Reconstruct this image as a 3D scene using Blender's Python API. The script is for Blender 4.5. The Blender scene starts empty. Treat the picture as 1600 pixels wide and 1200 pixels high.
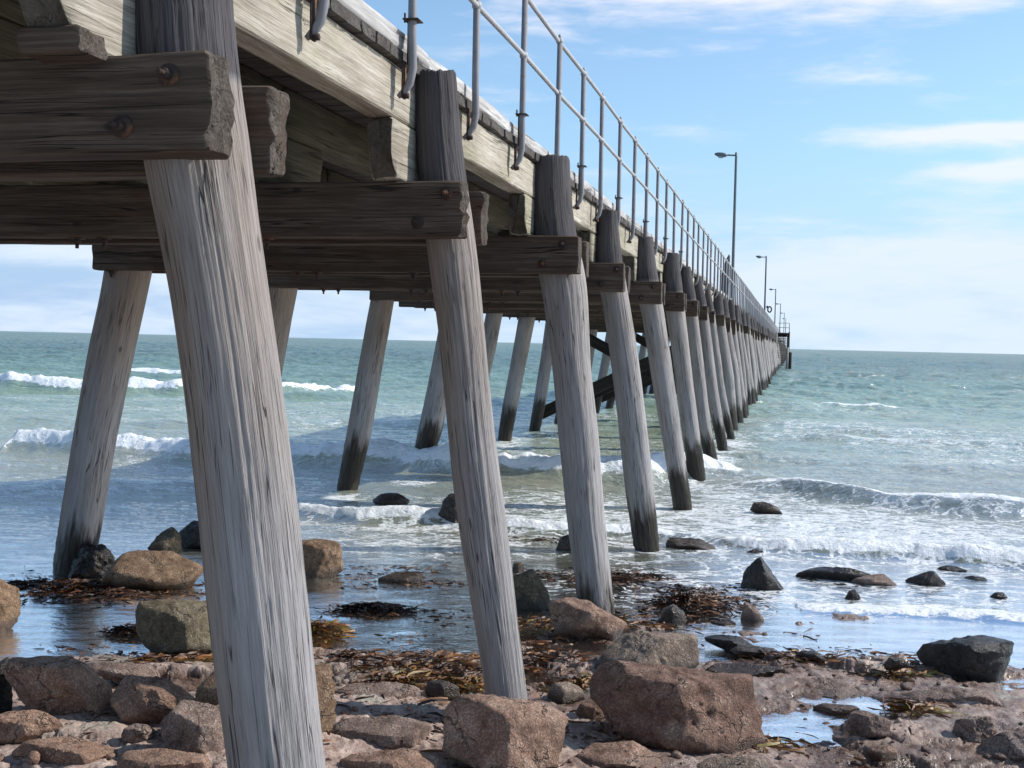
import bpy, bmesh, math, random
import numpy as np
from mathutils import Vector, Matrix

# ------------------------------------------------------------------ camera, sky, sun, exposure
SC = bpy.context.scene
COL = SC.collection
F, YAW, PITCH, ROLL, CH = 1829.0, 0.2355, 0.0354, 0.0228, 2.24      # focal (px of 1600), angles, eye height over the water
_c, _s = math.cos(YAW), math.sin(YAW)
cam_d = bpy.data.cameras.new('camera'); cam = bpy.data.objects.new('camera', cam_d); COL.objects.link(cam)
SC.camera = cam
cam_d.sensor_width = 36.0; cam_d.lens = F / 1600 * 36.0; cam_d.clip_end = 60000; cam_d.clip_start = .05
fwd_h = Vector((-_s, _c, 0)); right_h = Vector((_c, _s, 0)); up_h = Vector((0, 0, 1))
fwd = (fwd_h * math.cos(PITCH) - up_h * math.sin(PITCH)).normalized()
upv = (fwd_h * math.sin(PITCH) + up_h * math.cos(PITCH)).normalized()
cr, sr = math.cos(ROLL), math.sin(ROLL)
cx = right_h * cr - upv * (-sr) * 1.0
# image u axis = cr*right + sr*up ; image v-up axis = -sr*right + cr*up
cx = right_h * cr + upv * sr
cy = upv * cr - right_h * sr
R = Matrix((cx, cy, -fwd)).transposed()
cam.matrix_world = Matrix.Translation((0, 0, CH)) @ R.to_4x4()

SUN_AZ, SUN_EL = math.radians(69), math.radians(37.0)        # azimuth clockwise from +Y (the jetty's direction)
sun_dir = Vector((math.sin(SUN_AZ) * math.cos(SUN_EL), math.cos(SUN_AZ) * math.cos(SUN_EL), math.sin(SUN_EL)))
ld = bpy.data.lights.new('sun', 'SUN'); lo = bpy.data.objects.new('sun', ld); COL.objects.link(lo)
ld.energy = 4.2; ld.angle = math.radians(.55); ld.color = (1.0, .965, .91)
lo.rotation_euler = (-sun_dir).to_track_quat('-Z', 'Y').to_euler(); lo.location = (20, 10, 30)

SC.view_settings.view_transform = 'Standard'; SC.view_settings.look = 'None'
SC.view_settings.exposure = 0.3; SC.view_settings.gamma = 1.0
try: SC.cycles.max_bounces = 6; SC.cycles.transparent_max_bounces = 8
except Exception: pass

W = bpy.data.worlds.new('World'); SC.world = W; W.use_nodes = True
nt = W.node_tree; nt.nodes.clear()
class NT:
    """small helper to wire shader nodes"""
    def __init__(s, tree): s.t = tree
    def n(s, typ, ins=None, **kw):
        nd = s.t.nodes.new(typ)
        for k, v in kw.items(): setattr(nd, k, v)
        for k, v in (ins or {}).items(): s.set(nd, k, v)
        return nd
    def set(s, nd, k, v):
        sock = nd.inputs[k]
        if isinstance(v, bpy.types.NodeSocket): s.t.links.new(v, sock)
        elif isinstance(v, bpy.types.Node): s.t.links.new(v.outputs[0], sock)
        else:
            if sock.type == 'RGBA' and len(v) == 3: v = (*v, 1)
            sock.default_value = v
    def m(s, op, a, b=None, c=None, clamp=False):
        nd = s.t.nodes.new('ShaderNodeMath'); nd.operation = op; nd.use_clamp = clamp
        for i, v in enumerate((a, b, c)):
            if v is not None: s.set(nd, i, v)
        return nd.outputs[0]
    def vm(s, op, a, b=None, scale=None):
        nd = s.t.nodes.new('ShaderNodeVectorMath'); nd.operation = op
        s.set(nd, 0, a)
        if b is not None: s.set(nd, 1, b)
        if scale is not None: s.set(nd, 'Scale', scale)
        return nd.outputs[0]
    def mix(s, f, a, b, mode='MIX'):
        nd = s.t.nodes.new('ShaderNodeMix'); nd.data_type = 'RGBA'; nd.blend_type = mode
        s.set(nd, 0, f); s.set(nd, 6, a); s.set(nd, 7, b)
        return nd.outputs[2]
    def ramp(s, f, pts, interp='LINEAR'):
        nd = s.t.nodes.new('ShaderNodeMapRange') if False else s.t.nodes.new('ShaderNodeValToRGB')
        s.set(nd, 0, f); cr_ = nd.color_ramp; cr_.interpolation = interp
        while len(cr_.elements) > 1: cr_.elements.remove(cr_.elements[-1])
        for i, (p, col) in enumerate(pts):
            if not hasattr(col, '__len__'): col = (col, col, col)
            e = cr_.elements[0] if i == 0 else cr_.elements.new(p)
            e.position = p; e.color = (*col[:3], 1)
        return nd.outputs[0]
    def smooth(s, x, lo_, hi_):
        nd = s.t.nodes.new('ShaderNodeMapRange'); nd.interpolation_type = 'SMOOTHSTEP'
        s.set(nd, 0, x); s.set(nd, 1, lo_); s.set(nd, 2, hi_); s.set(nd, 3, 0.0); s.set(nd, 4, 1.0)
        return nd.outputs[0]
    def noise(s, vec, scale, detail=4, rough=.55, dist=0.0, out=0):
        nd = s.t.nodes.new('ShaderNodeTexNoise'); s.set(nd, 'Vector', vec)
        s.set(nd, 'Scale', scale); s.set(nd, 'Detail', detail); s.set(nd, 'Roughness', rough); s.set(nd, 'Distortion', dist)
        return nd.outputs[out]
    def mapping(s, vec, scale=(1, 1, 1), loc=(0, 0, 0), rot=(0, 0, 0)):
        nd = s.t.nodes.new('ShaderNodeMapping'); s.set(nd, 0, vec); s.set(nd, 1, loc); s.set(nd, 2, rot); s.set(nd, 3, scale)
        return nd.outputs[0]

w = NT(nt)
tc = w.n('ShaderNodeTexCoord'); D_ = tc.outputs['Generated']
sky = w.n('ShaderNodeTexSky', sky_type='NISHITA', sun_disc=False, sun_elevation=SUN_EL, sun_rotation=SUN_AZ,
          altitude=0, air_density=1.0, dust_density=.15, ozone_density=2.0)
sx = w.n('ShaderNodeSeparateXYZ', {0: D_})
az = w.m('ARCTAN2', sx.outputs[0], sx.outputs[1]); el = w.m('ARCSINE', sx.outputs[2])
azel = w.n('ShaderNodeCombineXYZ', {0: az, 1: el, 2: 0.0}).outputs[0]
# layered thin cloud: streaks drawn out along the horizon
st = w.mapping(azel, (5.0, 26.0, 1), (.6, 0, 0))
n1 = w.noise(st, 1.0, 7, .58, .35)
st2 = w.mapping(azel, (13.0, 62.0, 1), (2.3, .7, 0), (0, 0, .03))
n2 = w.noise(st2, 1.0, 6, .6, .3)
nn = w.m('ADD', w.m('MULTIPLY', n1, .7), w.m('MULTIPLY', n2, .3))
def blob(a0, e0, wa, we, amp):
    da = w.m('DIVIDE', w.m('SUBTRACT', az, a0), wa); de = w.m('DIVIDE', w.m('SUBTRACT', el, e0), we)
    r2 = w.m('ADD', w.m('MULTIPLY', da, da), w.m('MULTIPLY', de, de))
    return w.m('MULTIPLY', w.m('EXPONENT', w.m('MULTIPLY', r2, -1.0)), amp)
rad = math.radians
dens = w.m('MULTIPLY', w.m('SUBTRACT', 1.0, w.smooth(el, rad(1.0), rad(8.5))), w.m('ADD', .10, w.m('MULTIPLY', w.smooth(az, rad(-14), rad(2)), .14)))
for b in [(rad(9), rad(9.9), rad(6.5), rad(.5), .36), (rad(11), rad(8.2), rad(6), rad(.42), .42), (rad(5), rad(17.6), rad(15), rad(1.9), .46),
          (rad(-30), rad(6), rad(12), rad(2.5), .16), (rad(5), rad(3.9), rad(10), rad(1.4), .16), (rad(-8), rad(2.2), rad(9), rad(1.0), .08), (rad(22), rad(13), rad(9), rad(1.1), .2), (rad(60), rad(30), rad(40), rad(8), .12)]:
    dens = w.m('ADD', dens, blob(*b))
cl = w.smooth(w.m('ADD', nn, dens), .50, .78)
cl = w.m('MULTIPLY', cl, .92, clamp=True)
tint = w.n('ShaderNodeMix', data_type='RGBA', blend_type='MULTIPLY'); w.set(tint, 0, 1.0); w.set(tint, 6, sky.outputs[0]); w.set(tint, 7, (1.12, 1.2, 1.2))
cloudcol = w.mix(w.smooth(el, 0.0, rad(20)), (5.1, 5.9, 6.8), (6.7, 6.6, 7.2))
hz = w.mix(w.smooth(el, rad(-1), rad(15)), (.62, .72, .84), (1.0, 1.0, 1.0))
clear = w.mix(1.0, tint.outputs[2], hz, 'MULTIPLY')
low = w.mix(w.smooth(az, rad(-35), rad(2)), (2.9, 4.1, 5.9), (3.5, 4.9, 6.4))     # pale blue air low over the sea
clear = w.mix(w.m('SUBTRACT', 1.0, w.smooth(el, rad(.5), rad(12))), clear, low)
skyc = w.mix(cl, clear, cloudcol)
bg = w.n('ShaderNodeBackground', {0: skyc, 1: 0.125})
w.n('ShaderNodeOutputWorld', {0: bg})

# ------------------------------------------------------------------ projection helpers (photo pixel -> place)
def ray(u, v):
    return (cx * ((u - 800) / F) + cy * ((600 - v) / F) + fwd)
def on_z(u, v, z=0.0):
    r = ray(u, v); t = (z - CH) / r.z
    return Vector((0, 0, CH)) + r * t
def on_y(u, v, Y):
    r = ray(u, v); return Vector((0, 0, CH)) + r * (Y / r.y)
def on_x(u, v, X):
    r = ray(u, v); return Vector((0, 0, CH)) + r * (X / r.x)
def ad(p): return (p[0] * _c + p[1] * _s, -p[0] * _s + p[1] * _c)
def adz(u, v, z=0.0): return ad(on_z(u, v, z))

# ------------------------------------------------------------------ numpy noise
_rng = np.random.RandomState(7)
_perm = np.concatenate([_rng.permutation(256)] * 3)
_grad = _rng.normal(size=(256, 3)); _grad /= np.linalg.norm(_grad, axis=1)[:, None]
def pn(x, y, z=0.0):
    x, y, z = np.broadcast_arrays(np.asarray(x, float), np.asarray(y, float), np.asarray(z, float))
    xi, yi, zi = np.floor(x).astype(int), np.floor(y).astype(int), np.floor(z).astype(int)
    xf, yf, zf = x - xi, y - yi, z - zi
    u, v, w_ = [t * t * t * (t * (t * 6 - 15) + 10) for t in (xf, yf, zf)]
    def g(i, j, k):
        h = _perm[(_perm[(_perm[(xi + i) & 255] + yi + j) & 255] + zi + k) & 255]
        gr = _grad[h]
        return gr[..., 0] * (xf - i) + gr[..., 1] * (yf - j) + gr[..., 2] * (zf - k)
    def L(a, b, t): return a + (b - a) * t
    return L(L(L(g(0, 0, 0), g(1, 0, 0), u), L(g(0, 1, 0), g(1, 1, 0), u), v),
             L(L(g(0, 0, 1), g(1, 0, 1), u), L(g(0, 1, 1), g(1, 1, 1), u), v), w_) * 1.6
def fbm(x, y, z=0.0, o=4, g=.5):
    r = 0; a = 1; f = 1
    for i in range(o):
        r = r + a * pn(x * f + 17.3 * i, y * f - 9.1 * i, z * f + 3.7 * i); a *= g; f *= 2.03
    return r
def ss(x, a, b):
    t = np.clip((x - a) / (b - a), 0, 1); return t * t * (3 - 2 * t)

# ------------------------------------------------------------------ object helpers
def tag(o, label=None, cat=None, group=None, kind=None):
    if label: o['label'] = label
    if cat: o['category'] = cat
    if group: o['group'] = group
    if kind: o['kind'] = kind
    return o
def empty(name, loc=(0, 0, 0)):
    o = bpy.data.objects.new(name, None); COL.objects.link(o); o.location = loc; o.empty_display_size = .2; return o
def link(name, me, mat, parent=None, smooth=True):
    o = bpy.data.objects.new(name, me); COL.objects.link(o)
    if mat: me.materials.append(mat)
    if smooth: me.polygons.foreach_set('use_smooth', np.ones(len(me.polygons), bool))
    if parent is not None:
        o.parent = parent
        o.matrix_parent_inverse = Matrix.Translation(-Vector(parent_loc(parent)))
    return o
def parent_loc(p):
    l = Vector(p.location)
    return l
def mesh_np(name, verts, quads=None, tris=None, attrs=None, sharp=None):
    me = bpy.data.meshes.new(name); verts = np.asarray(verts, np.float32)
    nq = 0 if quads is None else len(quads); nt_ = 0 if tris is None else len(tris)
    me.vertices.add(len(verts)); me.vertices.foreach_set('co', verts.ravel())
    nl = nq * 4 + nt_ * 3; me.loops.add(nl); me.polygons.add(nq + nt_)
    li = []; ls = []
    if nq: li.append(np.asarray(quads).ravel()); ls.append(np.arange(nq) * 4)
    if nt_: li.append(np.asarray(tris).ravel()); ls.append(nq * 4 + np.arange(nt_) * 3)
    me.loops.foreach_set('vertex_index', np.concatenate(li).astype(np.int32))
    me.polygons.foreach_set('loop_start', np.concatenate(ls).astype(np.int32))
    me.update(calc_edges=True); me.validate()
    for k, a in (attrs or {}).items():
        a = np.asarray(a, np.float32)
        if a.ndim == 1:
            at = me.attributes.new(k, 'FLOAT', 'POINT'); at.data.foreach_set('value', a)
        else:
            at = me.attributes.new(k, 'FLOAT_VECTOR', 'POINT'); at.data.foreach_set('vector', a.ravel())
    return me
def gridq(nr, nc, wrap=False):
    """quads of an nr x nc vertex grid (rows, columns)"""
    i = np.arange(nr - 1)[:, None]; j = np.arange(nc if wrap else nc - 1)[None, :]
    a = i * nc + j; b = i * nc + (j + 1) % nc
    return np.stack([a, b, b + nc, a + nc], -1).reshape(-1, 4)

class MB:
    """collects shapes and links them as ONE mesh; every vertex carries gco = grain coordinates (x, y across, z along the grain)"""
    def __init__(s): s.v = []; s.g = []; s.q = []; s.t = []; s.n = 0; s.e = []
    def add(s, v, q=None, t=None, g=None, e=None):
        v = np.asarray(v, float)
        s.v.append(v); s.g.append(v if g is None else np.asarray(g, float)); s.e.append(np.zeros(len(v)) if e is None else e)
        if q is not None and len(q): s.q.append(np.asarray(q) + s.n)
        if t is not None and len(t): s.t.append(np.asarray(t) + s.n)
        s.n += len(v)
    def tube(s, pts, r, sides=10, cap=True):
        pts = [Vector(p) for p in pts]; n = len(pts)
        rs = r if hasattr(r, '__len__') else [r] * n
        vs = []; gs = []; L = 0; ref = None
        for i, p in enumerate(pts):
            d = (pts[min(i + 1, n - 1)] - pts[max(i - 1, 0)]).normalized()
            if ref is None: ref = Vector((1, 0, 0)) if abs(d.x) < .8 else Vector((0, 1, 0))
            e1 = (ref - d * ref.dot(d)).normalized(); e2 = d.cross(e1); ref = e1
            if i: L += (p - pts[i - 1]).length
            for k in range(sides):
                t = 2 * math.pi * k / sides
                vs.append(p + (e1 * math.cos(t) + e2 * math.sin(t)) * rs[i]); gs.append((math.cos(t) * rs[i], math.sin(t) * rs[i], L))
        q = gridq(n, sides, True); tr = []
        if cap:
            vs += [pts[0], pts[-1]]; gs += [(0, 0, 0), (0, 0, L)]; b = n * sides
            for k in range(sides):
                tr.append((b, (k + 1) % sides, k)); tr.append((b + 1, (n - 1) * sides + k, (n - 1) * sides + (k + 1) % sides))
        s.add([tuple(v) for v in vs], q, tr, gs)
    def beam(s, p0, p1, w_, h, bev=.008, step=.12, rough=.004, seed=0, endr=.012, side=None, m=3, endfade=.12):
        """rough sawn timber from p0 to p1 (axis), w_ wide, h high"""
        p0, p1 = Vector(p0), Vector(p1); d = (p1 - p0); L = d.length; d.normalize()
        sd = Vector(side) if side is not None else d.cross(Vector((0, 0, 1)))
        if sd.length < 1e-4: sd = Vector((1, 0, 0))
        sd.normalize(); up = sd.cross(d).normalized()
        sec = []
        hw, hh = w_ / 2, h / 2
        def side_pts(a, b):
            return [(a[0] + (b[0] - a[0]) * t, a[1] + (b[1] - a[1]) * t) for t in np.linspace(0, 1, m + 1)]
        c = [(-hw, -hh), (hw, -hh), (hw, hh), (-hw, hh)]
        for k in range(4):
            a, b = c[k], c[(k + 1) % 4]; ln = math.hypot(b[0] - a[0], b[1] - a[1]); ux, uy = (b[0] - a[0]) / ln, (b[1] - a[1]) / ln
            sec += side_pts((a[0] + ux * bev, a[1] + uy * bev), (b[0] - ux * bev, b[1] - uy * bev))
        sec = np.array(sec); nc = len(sec)
        nr = max(2, int(L / step) + 1); ts = np.linspace(0, L, nr)
        if nr > 4: ts = np.concatenate([[0, .012], ts[1:-1], [L - .012, L]]); nr = len(ts)
        T, A = np.meshgrid(ts, np.arange(nc), indexing='ij')
        X = sec[A, 0].copy(); Y = sec[A, 1].copy()
        endk = 1 + 1.2 * np.exp(-np.minimum(T, L - T) / endfade) * (1 if endr > .02 else .3)
        so = seed * 13.7
        dn = fbm(X * 9 + so, Y * 9 + T * 1.3, T * 1.1 + so, 3) * rough * endk
        rr = np.hypot(X, Y) + 1e-6; X2 = X + X / rr * dn; Y2 = Y + Y / rr * dn
        shr = np.where((T <= 1e-9) | (T >= L - 1e-9), -bev * .7, 0); X2 += np.sign(X) * shr; Y2 += np.sign(Y) * shr
        es = np.where(T < L / 2, -1, 1) * fbm(X * 14 + so, Y * 14 - so, so + np.where(T < L / 2, 0, 9.), 3) * endr * np.exp(-np.minimum(T, L - T) / .06)
        T2 = T + es
        P = np.array(p0)[None, None] + T2[..., None] * np.array(d) + X2[..., None] * np.array(sd) + Y2[..., None] * np.array(up)
        G = np.stack([X + so, Y - so * .7, T + so * .3], -1)
        v = P.reshape(-1, 3); g = G.reshape(-1, 3)
        q = gridq(nr, nc, True); tr = []
        cc = [v[:nc].mean(0), v[-nc:].mean(0)]; b = len(v)
        v = np.vstack([v, cc]); g = np.vstack([g, [[so, -so * .7, so * .3], [so, -so * .7, L + so * .3]]])
        for k in range(nc):
            tr.append((b, (k + 1) % nc, k)); tr.append((b + 1, (nr - 1) * nc + k, (nr - 1) * nc + (k + 1) % nc))
        e_ = np.zeros((nr, nc)); e_[0] = 1; e_[-1] = 1; s.add(v, q, tr, g, np.concatenate([e_.ravel(), [1, 1]]))
    def box(s, c, dx, dy, dz, rotz=0.0, g=None):
        v = []
        for z in (-1, 1):
            for y in (-1, 1):
                for x in (-1, 1): v.append((x * dx / 2, y * dy / 2, z * dz / 2))
        M = Matrix.Rotation(rotz, 3, 'Z'); v2 = [tuple(M @ Vector(p) + Vector(c)) for p in v]
        s.add(v2, [(0, 2, 3, 1), (4, 5, 7, 6), (0, 1, 5, 4), (2, 6, 7, 3), (0, 4, 6, 2), (1, 3, 7, 5)], None, v)
    def ball(s, c, r, seg=10):
        vs = []; rings = seg // 2 + 1
        for i in range(rings):
            a = math.pi * i / (rings - 1)
            for k in range(seg):
                t = 2 * math.pi * k / seg
                vs.append((c[0] + r * math.sin(a) * math.cos(t), c[1] + r * math.sin(a) * math.sin(t), c[2] + r * math.cos(a)))
        s.add(vs, gridq(rings, seg, True)[:, ::-1])
    def nut(s, c, axis, r, L, sides=6):
        c = Vector(c); a = Vector(axis).normalized()
        s.tube([c - a * .004, c + a * L], r, sides)
    def build(s, name, mat, parent=None, smooth=True, sharp_angle=None):
        me = mesh_np(name, np.vstack(s.v), np.vstack(s.q) if s.q else None, np.vstack(s.t) if s.t else None, {'gco': np.vstack(s.g), 'end': np.concatenate(s.e)})
        o = link(name, me, mat, parent, smooth)
        if smooth and sharp_angle:
            me.set_sharp_from_angle(angle=math.radians(sharp_angle))
        return o

# ------------------------------------------------------------------ materials
def newmat(name):
    m = bpy.data.materials.new(name); m.use_nodes = True; t = m.node_tree; t.nodes.clear(); return m, NT(t)
def wood(name, c1, c2, c3, crack=(.01, .009, .008), grain=90, along=.035, bump=.5, crackw=.05, crackmask=.5, stain=None, stainamt=.5,
         rough=.85, attrs=False, dist=.004, green=None, endtint=(.45, .42, .4), warp_=.02, pos=(.33, .5, .66)):
    m, n = newmat(name)
    at = n.n('ShaderNodeAttribute', attribute_name='gco').outputs['Vector']
    oi = n.n('ShaderNodeObjectInfo')
    off = n.m('MULTIPLY', oi.outputs['Random'], 37.0)
    co = n.vm('ADD', at, n.n('ShaderNodeCombineXYZ', {0: off, 1: off, 2: off}).outputs[0])
    warp = n.noise(n.mapping(co, (1, 1, .35)), 5.0, 3, .5, 0, 1)
    cw = n.vm('ADD', co, n.vm('SCALE', n.vm('SUBTRACT', warp, (.5, .5, .5)), scale=warp_))
    g1 = n.noise(n.mapping(cw, (1, 1, along)), grain, 5, .62)
    g2 = n.noise(n.mapping(cw, (1, 1, along * .6)), grain * .28, 4, .55)
    big = n.noise(n.mapping(co, (1, 1, .5)), 3.2, 4, .6)
    g = n.m('ADD', n.m('MULTIPLY', g1, .6), n.m('MULTIPLY', g2, .4))
    col = n.ramp(n.m('ADD', n.m('MULTIPLY', g, .75), n.m('MULTIPLY', big, .25)), [(pos[0], c1), (pos[1], c2), (pos[2], c3)])
    if green:
        gm = n.smooth(n.noise(n.mapping(co, (1, 1, .6), (5, 2, 1)), 2.6, 4, .6), .47, .66)
        col = n.mix(n.m('MULTIPLY', gm, .6), col, n.mix(.5, col, green, 'MIX'))
    if stain:
        sm = n.smooth(n.noise(n.mapping(co, (1, 1, .25), (1, 7, 3)), 4.5, 5, .65), .5, .68)
        col = n.mix(n.m('MULTIPLY', sm, stainamt), col, stain)
    def contour(sc_, al_, wd_, off_):
        q_ = n.noise(n.mapping(cw, (1, 1, al_), off_), sc_, 2, .5)
        return n.m('SUBTRACT', 1.0, n.smooth(n.m('ABSOLUTE', n.m('SUBTRACT', q_, .5)), 0.0, wd_))
    cm = n.smooth(n.noise(n.mapping(co, (1, 1, .14), (3, 3, 3)), 9.0, 3, .5), crackmask, crackmask + .12)
    ck = n.m('MULTIPLY', contour(grain * .42, .018, crackw * .30, (0, 0, 0)), cm)
    cm2 = n.smooth(n.noise(n.mapping(co, (1, 1, .3), (9, 3, 1)), 5.0, 2, .5), .52, .60)
    ck2 = n.m('MULTIPLY', contour(grain * .12, .03, .010, (4, 1, 2)), cm2)
    kv = n.n('ShaderNodeTexVoronoi', {'Vector': n.mapping(co, (1, 1, .5)), 'Scale': 4.2})
    kd = n.m('MULTIPLY', n.m('SUBTRACT', 1.0, n.smooth(kv.outputs['Distance'], .03, .085)), n.smooth(n.n('ShaderNodeSeparateColor', {0: kv.outputs['Color']}).outputs[0], .55, .6))
    col = n.mix(n.m('MULTIPLY', kd, .65), col, crack)
    ckk = n.m('MAXIMUM', ck, ck2)
    col = n.mix(n.m('MULTIPLY', ckk, .85), col, crack)
    rg = rough
    if not attrs:   # end-grain tint; shade of the unlit beam ends put into the colour
        en = n.n('ShaderNodeAttribute', attribute_name='end').outputs['Fac']
        col = n.mix(n.m('MULTIPLY', n.smooth(en, .5, 1.0), .85), col, n.mix(1.0, col, endtint, 'MULTIPLY'))
    if attrs:   # wet, weed-dark foot (tide mark), heads darker above the caps
        wet = n.n('ShaderNodeAttribute', attribute_name='wet').outputs['Fac']
        wn = n.noise(n.mapping(co, (1, 1, .12)), 14, 5, .6)
        wf = n.smooth(n.m('ADD', wet, n.m('MULTIPLY', n.m('SUBTRACT', wn, .5), 1.0)), -.12, .14)
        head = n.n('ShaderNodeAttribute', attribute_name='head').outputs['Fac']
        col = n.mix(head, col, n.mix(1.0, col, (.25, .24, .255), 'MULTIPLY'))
        st_ = n.n('ShaderNodeAttribute', attribute_name='tan').outputs['Fac']
        col = n.mix(st_, col, n.mix(1.0, col, (.80, .66, .53), 'MULTIPLY'))  # browner towards the left side and just below the caps
        col = n.mix(wf, col, n.mix(n.smooth(g, .4, .6), (.012, .011, .009), (.062, .05, .036)))
        rg = n.m('SUBTRACT', rough, n.m('MULTIPLY', wf, .5))
    h = n.m('SUBTRACT', n.m('ADD', n.m('MULTIPLY', g1, .55), n.m('MULTIPLY', g2, .9)), n.m('MULTIPLY', ckk, 1.0))
    bp = n.n('ShaderNodeBump', {'Strength': bump, 'Distance': dist * 3, 'Height': h})
    bs = n.n('ShaderNodeBsdfPrincipled', {'Base Color': col, 'Roughness': rg, 'Normal': bp, 'Specular IOR Level': .25})
    n.n('ShaderNodeOutputMaterial', {0: bs}); return m

M = {}
M['pile'] = wood('weathered_grey_timber', (.21, .197, .193), (.31, .292, .285), (.395, .38, .372), crack=(.05, .046, .043), grain=150, bump=1.0, crackw=.06, crackmask=.46, attrs=True, dist=.005, stain=(.24, .20, .175), stainamt=.3, warp_=.006, pos=(.33, .5, .64))
M['cap'] = wood('dark_brown_timber', (.024, .017, .012), (.072, .051, .036), (.15, .112, .082), grain=80, bump=.9, crackmask=.5, stain=(.07, .026, .010), stainamt=.45, dist=.005, endtint=(.95, 1.08, 1.25), warp_=.007)
M['fascia'] = wood('pale_cream_timber', (.14, .122, .092), (.355, .315, .25), (.56, .52, .44), crack=(.035, .03, .022), grain=110, bump=.8, crackmask=.52, stain=(.17, .13, .09), stainamt=.55, green=(.25, .245, .12), dist=.004, endtint=(.12, .11, .10), warp_=.03)
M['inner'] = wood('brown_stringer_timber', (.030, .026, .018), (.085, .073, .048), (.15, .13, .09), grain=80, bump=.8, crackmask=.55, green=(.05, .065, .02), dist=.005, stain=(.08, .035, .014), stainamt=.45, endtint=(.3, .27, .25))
M['plank'] = wood('brown_grey_decking', (.035, .030, .026), (.085, .075, .066), (.16, .145, .13), grain=80, bump=.8, stain=(.06, .03, .018), stainamt=.4, dist=.005, endtint=(.9, .9, .9))
M['kerb'] = wood('lichen_grey_timber', (.16, .145, .13), (.40, .38, .36), (.70, .68, .67), grain=55, bump=1.0, crackmask=.48, dist=.007)
M['brace'] = wood('black_wet_timber', (.008, .008, .007), (.025, .022, .018), (.06, .05, .04), grain=60, bump=.7, dist=.006)

def metal(name, col, rough=.45, rust=0.0, metallic=.55, sc=14):
    m, n = newmat(name)
    g = n.n('ShaderNodeTexCoord').outputs['Object']
    ns = n.noise(g, sc, 4, .5); big = n.noise(g, 7, 5, .65)
    c = n.mix(ns, tuple(x * .7 for x in col), tuple(min(1, x * 1.25) for x in col))
    r = n.smooth(big, .62 - rust * .35, .72 - rust * .2) if rust else 0.0
    if rust: c = n.mix(r, c, n.mix(ns, (.07, .022, .008), (.21, .085, .035)))
    bp = n.n('ShaderNodeBump', {'Strength': .35, 'Distance': .003, 'Height': ns})
    bs = n.n('ShaderNodeBsdfPrincipled', {'Base Color': c, 'Roughness': n.m('ADD', rough, n.m('MULTIPLY', ns, .2)), 'Normal': bp})
    if rust: n.set(bs, 'Metallic', n.m('MULTIPLY', n.m('SUBTRACT', 1.0, r), metallic))
    else: n.set(bs, 'Metallic', metallic)
    n.n('ShaderNodeOutputMaterial', {0: bs}); return m
M['pipe'] = metal('galvanised_pipe', (.20, .20, .21), .6, .10, .1)
M['railpipe'] = metal('pale_galvanised_pipe', (.37, .37, .375), .6, .0, .1, 2.5)
M['rust'] = metal('rusty_iron', (.045, .03, .024), .8, .25, .2)
M['lamp'] = metal('grey_lamp_steel', (.14, .16, .17), .5, .0, .3)
M['lampglass'] = metal('dull_lamp_lens', (.4, .42, .42), .25, 0, 0)
M['dark'] = metal('dark_rubber', (.03, .03, .035), .6, 0, 0)
M['board'] = metal('dark_grey_board', (.055, .065, .065), .7, 0, 0)

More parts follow.
